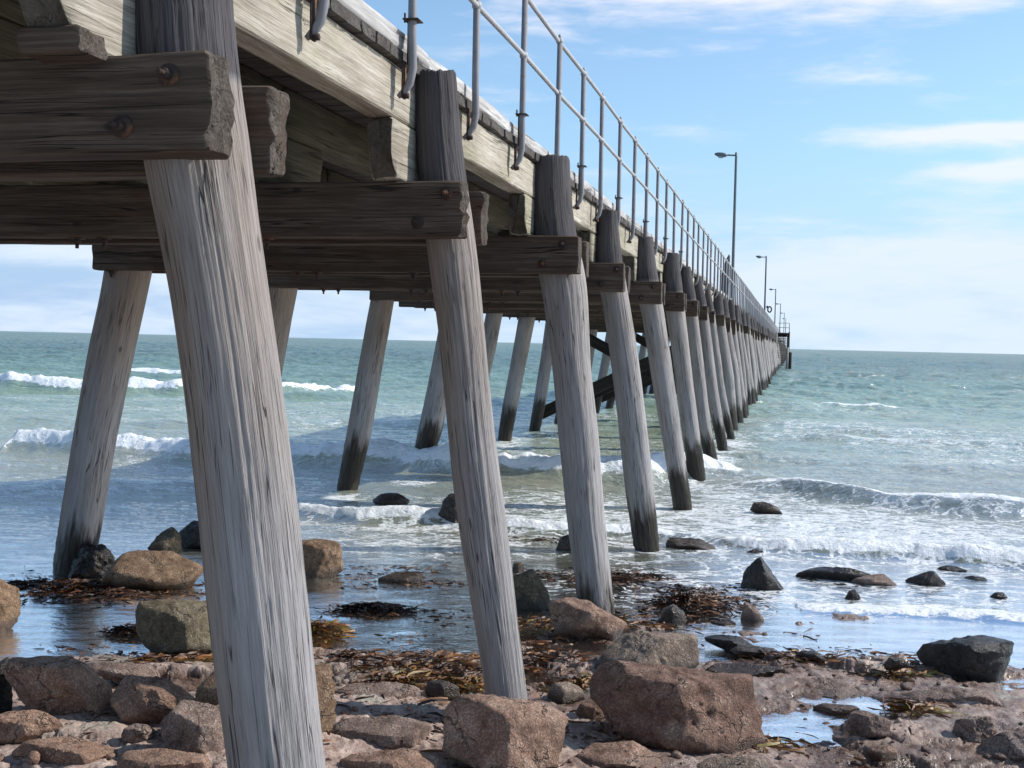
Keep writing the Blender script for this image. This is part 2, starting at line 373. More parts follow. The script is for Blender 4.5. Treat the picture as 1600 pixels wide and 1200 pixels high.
def rock(name, c1, c2, c3, wetlvl=.10, rough=.82, bump=1.0, wetdark=.35, pores=.6):
    m, n = newmat(name)
    tcn = n.n('ShaderNodeTexCoord').outputs['Object']
    oi = n.n('ShaderNodeObjectInfo'); off = n.m('MULTIPLY', oi.outputs['Random'], 53.0)
    co = n.vm('ADD', tcn, n.n('ShaderNodeCombineXYZ', {0: off, 1: off, 2: off}).outputs[0])
    big = n.noise(co, 4.5, 6, .62, .4); mid = n.noise(co, 18, 6, .65); fine = n.noise(co, 95, 5, .7)
    col = n.ramp(n.m('ADD', n.m('MULTIPLY', big, .55), n.m('MULTIPLY', mid, .45)), [(.34, c1), (.5, c2), (.66, c3)])
    col = n.mix(n.smooth(fine, .42, .72), n.mix(1.0, col, (.5, .48, .47), 'MULTIPLY'), n.mix(1.0, col, (1.3, 1.28, 1.25), 'MULTIPLY'))
    vv = n.n('ShaderNodeTexVoronoi', {'Vector': co, 'Scale': 46.0}).outputs['Distance']
    peb = n.m('MULTIPLY', n.m('SUBTRACT', 1.0, n.smooth(vv, .1, .42)), n.smooth(n.noise(co, 9, 3, .5), .52, .64))
    col = n.mix(n.m('MULTIPLY', peb, pores), col, (.42, .35, .30))
    ge = n.n('ShaderNodeNewGeometry'); pz = n.n('ShaderNodeSeparateXYZ', {0: ge.outputs['Position']}).outputs[2]
    wn = n.m('MULTIPLY', n.m('SUBTRACT', n.noise(co, 6, 4, .6), .5), .16)
    wf = n.m('SUBTRACT', 1.0, n.smooth(n.m('ADD', pz, wn), wetlvl - .05, wetlvl + .03))
    col = n.mix(wf, col, n.mix(1.0, col, (wetdark, wetdark * .95, wetdark * .9), 'MULTIPLY'))
    cr1 = n.n('ShaderNodeTexVoronoi', {'Vector': n.vm('ADD', co, n.vm('SCALE', n.noise(co, 6, 4, .6, 0, 1), scale=.35)), 'Scale': 3.4}, feature='DISTANCE_TO_EDGE').outputs['Distance']
    crk = n.m('MULTIPLY', n.m('SUBTRACT', 1.0, n.smooth(cr1, 0.0, .03)), n.smooth(big, .45, .6))
    col = n.mix(n.m('MULTIPLY', crk, .6), col, (.03, .022, .018))
    h = n.m('ADD', n.m('ADD', n.m('MULTIPLY', mid, .5), n.m('MULTIPLY', fine, .30)), n.m('SUBTRACT', n.m('MULTIPLY', peb, .25), n.m('MULTIPLY', crk, .5)))
    bp = n.n('ShaderNodeBump', {'Strength': bump, 'Distance': .028, 'Height': h})
    rg = n.m('SUBTRACT', rough, n.m('MULTIPLY', wf, .52))
    bs = n.n('ShaderNodeBsdfPrincipled', {'Base Color': col, 'Roughness': rg, 'Normal': bp, 'Specular IOR Level': .4})
    n.n('ShaderNodeOutputMaterial', {0: bs}); return m
M['r_red'] = rock('reddish_brown_stone', (.14, .08, .055), (.36, .225, .16), (.53, .375, .28))
M['r_brown'] = rock('dark_reddish_stone', (.10, .052, .036), (.27, .155, .108), (.43, .285, .21), rough=.75)
M['r_tan'] = rock('tan_stone', (.15, .11, .08), (.33, .25, .19), (.48, .385, .30))
M['r_gold'] = rock('golden_brown_stone', (.10, .06, .035), (.26, .165, .10), (.42, .295, .19))
M['r_olive'] = rock('olive_brown_stone', (.07, .055, .03), (.18, .145, .09), (.29, .245, .17))
M['r_dark'] = rock('wet_black_stone', (.018, .015, .012), (.05, .042, .036), (.12, .10, .09), wetlvl=.4, rough=.75, wetdark=.6, pores=.2)
M['r_wet'] = rock('wet_brown_stone', (.04, .028, .02), (.11, .08, .06), (.22, .17, .14), wetlvl=.35, rough=.75, wetdark=.6, pores=.3)
M['r_grey'] = rock('grey_purple_stone', (.12, .082, .065), (.30, .215, .175), (.46, .365, .31), wetlvl=.03)

# ------------------------------------------------------------------ the shore: ground height and water height
def gz(a, d):
    """height of the shore at lateral a, distance d (camera-aligned metres; water level 0)"""
    a = np.asarray(a, float); d = np.asarray(d, float)
    h = .06 - .030 * (d - 6.0) + np.where(d > 11, -.02 * (d - 11), 0)
    h = np.maximum(h, -2.2 - .001 * d)
    near = ss(-d, -14, -9)
    for (ca, cd, sa, sd, am) in GB:
        h = h + am * np.exp(-((a - ca) / sa) ** 2 - ((d - cd) / sd) ** 2)
    # layered rock shelf: terraces with crooked edges
    n0 = fbm(a * .9 + 3, d * 1.25, 1.5, 4) ; q = n0 * 3.2 + .35 * fbm(a * 4.5, d * 6, 4.4, 3)
    fr = q - np.floor(q); ter = (np.floor(q) + ss(fr, .78, .96)) / 3.2
    shelf = near * (.3 + .7 * ss(fbm(a * .45 + 9, d * .6, 7.7, 2), -.35, .3))
    h = h + shelf * .075 * ter + near * .009 * fbm(a * 3.2, d * 3.6, 2.2, 4) + near * .004 * (1 - 2 * np.abs(fbm(a * 7, d * 8, 6.1, 3))) + near * .008 * fbm(a * 15, d * 17, 5.1, 4, .6)
    hv, ed = cells(a, d, .95, .62, 3); hv2, ed2 = cells(a, d, .34, .26, 11, .5)
    pl = near * ss(fbm(a * .4 + 2, d * .5, 12.5, 2), -.45, .05)
    h = h + pl * (.085 * (hv - .5) - .030 * (1 - ss(ed, 0, .05)) + .034 * (hv2 - .5) - .012 * (1 - ss(ed2, 0, .07)))
    # fallen loose lumps
    c = fbm(a * 2.1 + 40, d * 2.6, 9.9, 2); h = h + near * .010 * ss(c, .34, .42) * (1 + .5 * fbm(a * 11, d * 12, 3.3, 2))
    return h
def cells(a, d, sa, sd, seed=0, warp=.35):
    x = a / sa + warp * fbm(a / sa * 1.3, d / sd * 1.3, seed + .5, 3); y = d / sd + warp * fbm(a / sa * 1.3 + 30, d / sd * 1.3, seed + 2.5, 3)
    xi, yi = np.floor(x).astype(int), np.floor(y).astype(int); f1 = np.full(x.shape, 9.); f2 = np.full(x.shape, 9.); hv = np.zeros(x.shape); gx_ = np.zeros(x.shape); gy_ = np.zeros(x.shape)
    for i in (-1, 0, 1):
        for j in (-1, 0, 1):
            h = _perm[(_perm[(xi + i) & 255] + yi + j + seed) & 255]; h2 = _perm[h + 7]; h3 = _perm[h2 + 31]
            ddx = x - (xi + i + .15 + .7 * h / 255.); ddy = y - (yi + j + .15 + .7 * h2 / 255.); q = np.hypot(ddx, ddy)
            n1_ = q < f1; f2 = np.where(n1_, f1, np.minimum(f2, q))
            hv = np.where(n1_, h3 / 255. + .5 * (ddx * (h / 127. - 1) + ddy * (h2 / 127. - 1)), hv); f1 = np.where(n1_, q, f1)
    return hv, f2 - f1
GB = []
def gb(u, v, su, sv, am):
    ca, cd = adz(u, v); a2, _ = adz(u + su, v); _, d2 = adz(u, v - sv); _, d3 = adz(u, v + sv)
    am = am * .7 if am > 0 else am
    GB.append((ca, cd, abs(a2 - ca), max(abs(d2 - cd), abs(d3 - cd)) * .8, am))
gb(120, 985, 200, 33, -.12); gb(600, 965, 150, 36, -.12); gb(560, 895, 170, 30, -.07)            # still pools
gb(250, 1150, 420, 110, .10); gb(620, 1110, 130, 60, .05); gb(820, 900, 180, 30, .05)
gb(1240, 1065, 170, 42, .055); gb(1520, 1095, 130, 28, .055); gb(1300, 1165, 330, 25, .01); gb(1230, 1130, 60, 26, -.055); gb(1360, 1098, 50, 22, -.06)
gb(880, 1020, 120, 20, -.05); gb(1500, 1010, 140, 22, -.07); gb(120, 915, 170, 18, .10); gb(1000, 905, 110, 24, .10); gb(860, 845, 60, 8, .05); gb(690, 905, 70, 9, .07)
gb(620, 885, 60, 8, .07); gb(1150, 1000, 60, 15, .06); gb(770, 1000, 60, 25, -.02)

CREST = []   # (points [(u, v)], height, front width, back width, foam amount, mode)
def crest(pts, h, w1, w2, foam, mode='broken', zf=0.0):
    P = [adz(u, v) for u, v, *_ in pts]; K = [(p[2] if len(p) > 2 else 1.0) for p in pts]
    aa = np.array([p[0] for p in P]); dd = np.array([p[1] for p in P]); o = np.argsort(aa)
    CREST.append((aa[o], dd[o], np.array(K)[o], h, w1, w2, foam, mode))
crest([(-420, 706, 0), (0, 706, 0), (30, 703, .9), (150, 712), (300, 720), (480, 725), (620, 730), (780, 746), (860, 750), (1000, 754), (1100, 750, .8), (1215, 748, .0)], .44, .36, .9, .95)
crest([(1100, 762, 0), (1215, 768, .8), (1250, 772), (1330, 781), (1400, 791), (1500, 800), (1600, 806), (1900, 825)], .24, .34, 1.4, .8, 'crest')
crest([(-500, 598, .9), (0, 606), (130, 611), (300, 615), (450, 615), (540, 614, .7), (580, 614, 0)], .46, .5, 1.6, .95)
crest([(150, 583, 0), (200, 583, .8), (290, 586, 1), (330, 587, 0)], .35, .6, 2.0, .9)
crest([(430, 800, 0), (470, 803, .8), (560, 814), (640, 817), (690, 818, .9), (740, 822, .4), (790, 828, .7), (900, 832, .7), (1000, 836, .5), (1100, 846, .3), (1180, 858, .7), (1300, 866, 1), (1420, 872), (1500, 880), (1600, 888), (1900, 905)], .18, .18, .5, .95)
crest([(1200, 952, 0), (1290, 956, .7), (1450, 962, 1), (1600, 972, 1), (1900, 985, 1)], .05, .1, .5, .6)
crest([(-400, 775, .7), (0, 768, .8), (180, 765, 1), (330, 762, .8), (420, 765, 0)], .17, .5, 1.0, 0.0, 'swell')
crest([(-100, 790, .4), (60, 800, .6), (180, 795, .6), (260, 792, 0)], .07, .2, .5, .6, 'crest')
crest([(900, 718, 0), (1150, 716, .5), (1250, 722, .9), (1330, 728, .6), (1500, 735, .8), (1900, 750, .6)], .17, .5, 1.2, .12, 'swell')
crest([(380, 668, .5), (560, 664, .8), (640, 665, 1), (700, 667, .6), (900, 672, .5), (1300, 690, .7), (1900, 712, .6)], .22, .6, 1.5, .0, 'swell')
crest([(1080, 668, .4), (1280, 672, .8), (1500, 680, .7), (1900, 690, .6)], .2, .8, 1.5, .05, 'swell')
crest([(1200, 639, 0), (1290, 638, .9), (1375, 640, 1), (1440, 641, 0)], .26, .7, 1.8, .75, 'crest')

def water(a, d):
    """water height and foam at camera-aligned (a, d)"""
    a = np.asarray(a, float); d = np.asarray(d, float)
    far = ss(d, 16, 45)
    amp = .004 + .012 * ss(d, 9, 13) + .020 * ss(d, 15, 22) + .045 * ss(d, 25, 60) + .05 * ss(d, 60, 200)
    h = amp * (fbm(a * .28, d * .55 + 3, 0.3, 2) * 1.3 + fbm(a * .9 + 5, d * 1.7, 2.3, 3, .6) * .75)
    h = h + .35 * amp * ss(-d, -60, -8) * fbm(a * 4 + 2, d * 6.5, 8.1, 3, .6)
    h = h + far * .07 * np.sin((d + .07 * a + 2.2 * fbm(a * .035, d * .05, 4, 2)) * 2 * math.pi / 8.5)
    h = h + ss(d, 28, 60) * (.20 * fbm(a * .17, d * .36, 9.3, 4, .6) + .09 * fbm(a * .5, d * 1.0, 2.9, 3, .6))
    foam = np.zeros_like(h)
    for (aa, dd, K, H_, w1, w2, fo, mode) in CREST:
        dc = np.interp(a, aa, dd) + .25 * fbm(a * .55, dd.mean() + 0 * a, 1.0, 3) * min(1.0, w1 * 2.5)
        k = np.interp(a, aa, K, left=K[0] if K[0] > 0 else 0, right=K[-1] if K[-1] > 0 else 0)
        k = k * (1 + .35 * fbm(a * .8, dd.mean() + 0 * a, 6.0, 3))
        t = d - dc
        prof = np.where(t < 0, np.exp(-(np.abs(t) / w1) ** 2.2), np.exp(-(t / w2) ** 1.4))
        hh = H_ * k * prof
        if fo > 0 and mode != 'swell':
            lump = fbm(a * 5.2, d * 5.2, 3.1, 4, .62)
            f = ss(k, .25, .6) * fo
            if mode == 'broken':
                fm = np.where(t < 0, ss(t, -w1 * 1.15, -w1 * .55), 1 - ss(t, .12 * w2 + .1, w2 * .9)) * f
                hh = hh + fm * (H_ * .12 * fbm(a * 2.2, d * 4, 3.1, 3) + .022 * lump * min(1, H_ * 4))
            else:
                right_ = ss(a, np.interp(.35, [0, 1], [aa[0], aa[-1]]), np.interp(.55, [0, 1], [aa[0], aa[-1]]))
                wid = .25 + .75 * right_
                fm = np.where(t < 0, ss(t, -w1 * (.18 + .5 * wid), -w1 * .06), 1 - ss(t, .05 + .1 * wid, .12 + w2 * .5 * wid)) * f
                hh = hh + fm * .02 * lump
            foam = np.maximum(foam, fm * (1 + .25 * lump))
        h = h + hh
    return h, np.clip(foam, 0, 1.3)

LACE = []
def lace(u, v, su, sv, am):
    ca, cd = adz(u, v); a2, _ = adz(u + su, v); _, d2 = adz(u, v - sv); _, d3 = adz(u, v + sv)
    LACE.append((ca, cd, abs(a2 - ca), max(abs(d2 - cd), abs(d3 - cd)), am))
lace(1350, 835, 500, 50, .80); lace(900, 815, 500, 34, .68); lace(1280, 915, 460, 40, .66); lace(1150, 800, 520, 24, .68)
for (u_, v_) in [(930, 938), (1010, 855), (1068, 800), (1090, 757), (1111, 716), (1130, 702), (1144, 690), (541, 774), (649, 750), (787, 690)]: lace(u_, v_ + 4, 34, 7, .85); lace(1500, 925, 330, 30, .55); lace(700, 850, 250, 22, .6); lace(1150, 775, 170, 22, .6); lace(80, 765, 200, 28, .5)
lace(1550, 700, 260, 28, .42); lace(1000, 870, 150, 20, .5); lace(850, 780, 120, 20, .55); lace(300, 735, 220, 16, .5); lace(560, 745, 120, 10, .25); lace(1250, 960, 200, 14, .35)

def fan(rs, th):
    Rr, T = np.meshgrid(rs, th, indexing='ij')
    return Rr * np.sin(T), Rr * np.cos(T)
def world(a, d): return a * _c - d * _s, a * _s + d * _c
thd = np.radians(np.concatenate([np.linspace(-100, -34, 60)[:-1], np.linspace(-34, 30, 900), np.linspace(30, 100, 60)[1:]]))

# ground
rs = np.concatenate([np.linspace(.3, 4.6, 30)[:-1], 4.6 * (14.5 / 4.6) ** np.linspace(0, 1, 520), 14.5 * (900 / 14.5) ** np.linspace(0, 1, 90)[1:]])
A, Dd = fan(rs, thd); H_ = gz(A, Dd)
H_ = np.where(np.hypot(A, Dd) < 3.5, .08 + .0 * H_, H_)
wx, wy = world(A, Dd)
me = mesh_np('ground', np.stack([wx, wy, H_], -1).reshape(-1, 3), gridq(len(rs), len(thd))[:, ::-1], attrs={'weed': np.clip(fbm(A * .7 + 20, Dd * 1.1, 3.0, 4) + .0, -1, 1).ravel()})
m, n = newmat('rock_shelf_and_sand')
ge = n.n('ShaderNodeNewGeometry'); pos = ge.outputs['Position']; pz = n.n('ShaderNodeSeparateXYZ', {0: pos}).outputs[2]
nz = n.n('ShaderNodeSeparateXYZ', {0: ge.outputs['Normal']}).outputs[2]
big = n.noise(pos, .9, 5, .6); mid = n.noise(pos, 6.0, 6, .65, .3); fin = n.noise(pos, 48, 6, .7); vfin = n.noise(pos, 170, 3, .7)
rockc = n.ramp(n.m('ADD', n.m('MULTIPLY', mid, .6), n.m('MULTIPLY', fin, .4)), [(.33, (.13, .08, .063)), (.45, (.34, .235, .19)), (.55, (.50, .375, .31)), (.66, (.64, .54, .47))])
rockc = n.mix(n.smooth(n.noise(n.mapping(pos, (1, 1, 1), (4, 2, 0)), 2.1, 5, .6), .44, .6), rockc, n.mix(1.0, rockc, (.80, .84, .88), 'MULTIPLY'))
sand = n.ramp(n.m('ADD', n.m('MULTIPLY', fin, .6), n.m('MULTIPLY', vfin, .4)), [(.35, (.20, .175, .14)), (.5, (.40, .365, .30)), (.66, (.55, .51, .43))])
sm = n.smooth(n.m('ADD', n.m('ADD', n.m('MULTIPLY', big, .6), n.m('MULTIPLY', mid, .4)), n.m('MULTIPLY', n.m('SUBTRACT', nz, .97), 1.2)), .545, .60)
col = n.mix(sm, rockc, sand)
peb = n.n('ShaderNodeTexVoronoi', {'Vector': pos, 'Scale': 34.0}); pd = peb.outputs['Distance']
pm = n.m('MULTIPLY', n.m('SUBTRACT', 1.0, n.smooth(pd, .18, .36)), n.smooth(n.noise(pos, 5, 3, .5), .52, .64))
col = n.mix(n.m('MULTIPLY', pm, .5), col, n.mix(n.n('ShaderNodeSeparateColor', {0: peb.outputs['Color']}).outputs[0], (.14, .09, .07), (.45, .37, .31)))
wd = n.n('ShaderNodeAttribute', attribute_name='weed').outputs['Fac']
wm = n.m('MULTIPLY', n.smooth(n.m('ADD', wd, n.m('MULTIPLY', n.m('SUBTRACT', fin, .5), 1.6)), .16, .42), n.m('SUBTRACT', 1.0, n.smooth(pz, .03, .11)))
col = n.mix(n.m('MULTIPLY', wm, .75), col, n.ramp(fin, [(.35, (.02, .01, .006)), (.55, (.10, .04, .018)), (.7, (.22, .10, .03))]))
wet = n.m('SUBTRACT', 1.0, n.smooth(n.m('ADD', pz, n.m('MULTIPLY', n.m('SUBTRACT', mid, .5), .14)), .03, .12))
col = n.mix(wet, col, n.mix(1.0, col, (.66, .62, .59), 'MULTIPLY'))
hh = n.m('ADD', n.m('ADD', n.m('MULTIPLY', mid, .5), n.m('MULTIPLY', fin, .35)), n.m('ADD', n.m('MULTIPLY', vfin, .08), n.m('MULTIPLY', pm, .3)))
bp = n.n('ShaderNodeBump', {'Strength': 1.0, 'Distance': .032, 'Height': hh})
bs = n.n('ShaderNodeBsdfPrincipled', {'Base Color': col, 'Roughness': n.m('SUBTRACT', .85, n.m('MULTIPLY', wet, .62)), 'Normal': bp, 'Specular IOR Level': .45})
n.n('ShaderNodeOutputMaterial', {0: bs}); M['ground'] = m
tag(link('ground', me, M['ground']), kind='structure')

# sea
rs = np.concatenate([4.2 * (13 / 4.2) ** np.linspace(0, 1, 170), 13 * (30 / 13) ** np.linspace(0, 1, 300)[1:], 30 * (70 / 30) ** np.linspace(0, 1, 190)[1:],
                     70 * (300 / 70) ** np.linspace(0, 1, 300)[1:], 300 * (2500 / 300) ** np.linspace(0, 1, 260)[1:], 2500 * (30000 / 2500) ** np.linspace(0, 1, 30)[1:]])
A, Dd = fan(rs, thd); Hw, foam = water(A, Dd)
Rr = np.hypot(A, Dd); fade = 1 - ss(Rr, 900, 2500); Hw *= fade
g_ = gz(A, Dd)
dep = np.clip(Hw - g_, 0, 5)
calm = ss(-dep, -.30, -.02); Hw = Hw * (1 - .75 * calm * (foam < .2))
lc = np.zeros_like(Hw)
for (ca, cd, sa, sd, am) in LACE: lc = np.maximum(lc, am * np.exp(-((A - ca) / sa) ** 2 - ((Dd - cd) / sd) ** 2))
lc = lc + .28 * ss(fbm(A * .12, Dd * .3, 5.5, 3), .1, .6) * ss(Dd, 18, 26) * (1 - ss(Dd, 40, 70))
wx, wy = world(A, Dd)
me = mesh_np('sea', np.stack([wx, wy, Hw], -1).reshape(-1, 3), gridq(len(rs), len(thd))[:, ::-1], attrs={'foam': foam.ravel(), 'lace': lc.ravel(), 'dep': dep.ravel(), 'dist': Dd.ravel()})
m, n = newmat('sea_water')
ge = n.n('ShaderNodeNewGeometry'); pos = n.mapping(ge.outputs['Position'], (1, 1, 1), (0, 0, 0), (0, 0, -YAW))   # x along the crests, y out to sea
F_ = n.n('ShaderNodeAttribute', attribute_name='foam').outputs['Fac']; Lc = n.n('ShaderNodeAttribute', attribute_name='lace').outputs['Fac']
dp = n.n('ShaderNodeAttribute', attribute_name='dep').outputs['Fac']; ds = n.n('ShaderNodeAttribute', attribute_name='dist').outputs['Fac']
body = n.ramp(n.m('DIVIDE', ds, 160.0), [(.0, (.30, .27, .205)), (.09, (.37, .36, .275)), (.15, (.385, .415, .305)), (.27, (.28, .365, .255)), (.45, (.175, .275, .20)), (1.0, (.115, .185, .145))])
bn = n.noise(n.mapping(pos, (.03, .11, 1)), 1.0, 4, .6)
body = n.mix(n.m('MULTIPLY', n.smooth(bn, .4, .65), .5), body, n.mix(1.0, body, (.72, .88, .86), 'MULTIPLY'))
# ripples
farf = n.smooth(ds, 20.0, 120.0)
r1 = n.noise(n.mapping(pos, (1.1, 2.3, 1)), 2.6, 6, .62, .5); r2 = n.noise(n.mapping(pos, (.5, 1.15, 1)), .9, 6, .65, .6); r3 = n.noise(n.mapping(pos, (.055, .15, 1)), 1.0, 8, .62, .8)
hgt = n.m('ADD', n.m('MULTIPLY', r1, .10), n.m('ADD', n.m('MULTIPLY', n.m('MULTIPLY', r2, .40), n.smooth(ds, 9.0, 26.0)), n.m('MULTIPLY', n.m('MULTIPLY', r3, 2.0), n.smooth(ds, 30.0, 110.0))))
bst = n.m('ADD', .18, n.m('MULTIPLY', n.smooth(ds, 9.0, 18.0), .62))
bp = n.n('ShaderNodeBump', {'Strength': bst, 'Distance': 1.0, 'Height': hgt})
# foam pattern
wv = n.vm('ADD', pos, n.vm('SCALE', n.vm('SUBTRACT', n.noise(n.mapping(pos, (.8, 1.3, 1)), 1.6, 5, .6, 0, 1), (.5, .5, .5)), scale=1.3))
v1 = n.n('ShaderNodeTexVoronoi', {'Vector': n.mapping(wv, (1.0, 2.4, 1)), 'Scale': 1.7}, feature='DISTANCE_TO_EDGE').outputs['Distance']
v2 = n.n('ShaderNodeTexVoronoi', {'Vector': n.mapping(wv, (1.0, 2.2, 1), (3, 1, 0)), 'Scale': 5.5}, feature='DISTANCE_TO_EDGE').outputs['Distance']
sn = n.noise(n.mapping(wv, (1.2, 4.5, 1)), 1.8, 7, .68)
lacef = n.m('ADD', n.m('MULTIPLY', n.m('SUBTRACT', 1.0, n.smooth(v1, 0.0, .16)), .30), n.m('ADD', n.m('MULTIPLY', n.m('SUBTRACT', 1.0, n.smooth(v2, 0.0, .2)), .18), n.m('MULTIPLY', sn, .75)))
lm = n.smooth(n.m('ADD', lacef, n.m('MULTIPLY', n.m('SUBTRACT', Lc, .5), .62)), .53, .76)
lm = n.m('MULTIPLY', lm, n.smooth(Lc, .08, .3))
fn = n.noise(n.mapping(pos, (1, 1, 1)), 7.0, 6, .7)
fn2 = n.noise(n.mapping(pos, (1, 1.6, 1.6)), 2.6, 8, .72, .8)
fm = n.smooth(n.m('ADD', F_, n.m('MULTIPLY', n.m('SUBTRACT', fn2, .5), 2.1)), .30, .50)
cap_ = n.m('MULTIPLY', n.smooth(n.m('ADD', n.noise(n.mapping(pos, (.16, .8, 1), (2, 7, 0)), 1.0, 7, .68), 0.0), .715, .74), n.m('MULTIPLY', n.smooth(ds, 34.0, 60.0), n.m('SUBTRACT', 1.0, n.smooth(ds, 80.0, 130.0))))
ft = n.m('MAXIMUM', n.m('MAXIMUM', fm, n.m('MULTIPLY', lm, .85)), n.m('MULTIPLY', cap_, .8))
op = n.m('SUBTRACT', 1.0, n.m('EXPONENT', n.m('MULTIPLY', dp, -3.4)))
op = n.m('MAXIMUM', op, n.m('MULTIPLY', n.smooth(ds, 9.5, 13.0), .8))
df = n.n('ShaderNodeBsdfDiffuse', {'Color': body, 'Normal': bp})
tr = n.n('ShaderNodeBsdfTransparent', {0: (.93, .96, .95)})
b1 = n.n('ShaderNodeMixShader', {0: op, 1: tr, 2: df})
gl = n.n('ShaderNodeBsdfGlossy', {'Color': (1, 1, 1), 'Roughness': n.m('ADD', .04, n.m('MULTIPLY', farf, .03)), 'Normal': bp})
fr = n.n('ShaderNodeFresnel', {'IOR': 1.33, 'Normal': bp})
b2 = n.n('ShaderNodeMixShader', {0: n.m('MULTIPLY', fr, n.m('SUBTRACT', .95, n.m('ADD', n.m('MULTIPLY', n.smooth(ds, 9.0, 16.0), .42), n.m('MULTIPLY', n.smooth(ds, 24.0, 60.0), .15)))), 1: b1, 2: gl})
fvo = n.n('ShaderNodeTexVoronoi', {'Vector': n.mapping(wv, (1, 1.2, 1.2)), 'Scale': 7.0}, feature='SMOOTH_F1').outputs['Distance']
fbp = n.n('ShaderNodeBump', {'Strength': .8, 'Distance': .07, 'Height': n.m('ADD', n.noise(pos, 6.0, 7, .75), n.m('MULTIPLY', fvo, .5))})
fd = n.n('ShaderNodeBsdfPrincipled', {'Base Color': n.mix(n.smooth(fn2, .35, .55), (.72, .75, .74), (.92, .93, .93)), 'Roughness': .6, 'Normal': fbp})
b3 = n.n('ShaderNodeMixShader', {0: ft, 1: b2, 2: fd})
n.n('ShaderNodeOutputMaterial', {0: b3}); M['sea'] = m
tag(link('sea', me, M['sea']), kind='structure')
_ga, _gd = np.arange(-16, 17, .03), np.arange(3.5, 24, .03)
_GH = gz(*np.meshgrid(_ga, _gd))
def gh(p):
    a, d = ad(p); i = int((d - 3.5) / .03); j = int((a + 16) / .03)
    if 0 <= i < _GH.shape[0] and 0 <= j < _GH.shape[1]: return float(_GH[i, j])
    return -.3

# ------------------------------------------------------------------ the jetty
ZCB, ZCT, ZFB, ZFT, ZDK, ZKT = CH + .568, CH + .875, CH + 1.1955, CH + 1.492, CH + 1.556, CH + 1.658
ZPT, ZRM, ZRT = CH + 1.463, CH + 2.15, CH + 2.59
XF = -2.13; XL = -6.16          # outer faces of the two edge beams
BENT = {1: 3.31, 2: 6.15, 3: 9.35, 4: 12.44, 5: 15.95, 6: 19.14, 7: 22.2, 8: 25.3, 9: 28.4}
for k in range(10, 46): BENT[k] = BENT[9] + 3.14 * (k - 9) + random.Random(k).uniform(-.15, .15)
CT = .15; GAP = .31             # half-cap thickness, clear space between the pair
def pY(n_): return BENT[n_] + CT + GAP / 2
jetty = empty('jetty', (-4.1, BENT[1], 0))
tag(jetty, 'long weathered timber jetty on leaning grey piles running out to sea', 'jetty')

# edges of each near-row pile in the photo: (u left, u right, v)
NEAR = {
 1: [(205, 362, -60), (205, 368, 60), (222, 393, 250), (258, 412, 400), (283, 437, 560), (300, 455, 700), (316, 474, 850), (331, 488, 1000), (358, 508, 1195)],
 2: [(647, 712, 114), (650, 722, 240), (666, 744, 378), (688, 760, 540), (703, 776, 700), (714, 790, 800), (740, 808, 960), (760, 823, 1090)],
 3: [(828, 889, 247), (828, 898, 362), (844, 917, 430), (862, 922, 560), (873, 936, 680), (884, 944, 800), (903, 959, 940)],
 4: [(936, 963, 330), (926, 974, 412), (940, 982, 462), (956, 1001, 580), (968, 1013, 680), (978, 1024, 780), (992, 1030, 856)],
 5: [(991, 1019, 371), (987, 1029, 440), (1001, 1036, 478), (1018, 1053, 590), (1034, 1065, 680), (1053, 1083, 800)],
 6: [(1035, 1060, 396), (1033, 1067, 452), (1041, 1071, 490), (1055, 1082, 590), (1066, 1094, 680), (1078, 1104, 757)],
 7: [(1062, 1078, 417), (1063, 1088, 462), (1071, 1091, 496), (1082, 1103, 600), (1092, 1113, 680), (1101, 1122, 717)],
 8: [(1083, 1095, 432), (1083, 1103, 468), (1090, 1108, 500), (1102, 1122, 610), (1122, 1138, 702)],
 9: [(1098, 1107, 444), (1099, 1115, 475), (1106, 1119, 505), (1118, 1133, 610), (1138, 1150, 690)],
}
FAR = {
 3: [(165, 240, 410), (163, 237, 430), (136, 209, 560), (110, 181, 700), (92, 160, 820), (80, 140, 910)],
 4: [(395, 468, 440), (380, 452, 520), (350, 420, 700), (330, 392, 810)],
 5: [(580, 617, 462), (562, 600, 560), (541, 580, 680), (524, 556, 775)],
 6: [(693, 730, 470), (677, 712, 560), (652, 690, 680), (637, 662, 750)],
 7: [(760, 786, 488), (745, 772, 560), (727, 752, 640), (709, 733, 722)],
 8: [(811, 838, 490), (797, 822, 570), (784, 808, 640), (777, 798, 690)],
 9: [(853, 876, 497), (843, 862, 570), (832, 851, 640), (825, 842, 680)],
 10: [(887, 905, 503), (878, 896, 570), (872, 888, 625), (865, 881, 664)],
}
def pile_path(obs, Y):
    pts = []; rr = []
    for (ul, ur, v) in obs:
        a, b = on_y(ul, v, Y), on_y(ur, v, Y); c = (a + b) / 2
        pts.append(c); rr.append((b - a).length / 2 * math.cos(math.atan2(c.x, c.y)))   # the pile is round: its width square to the line of sight
    return pts, rr
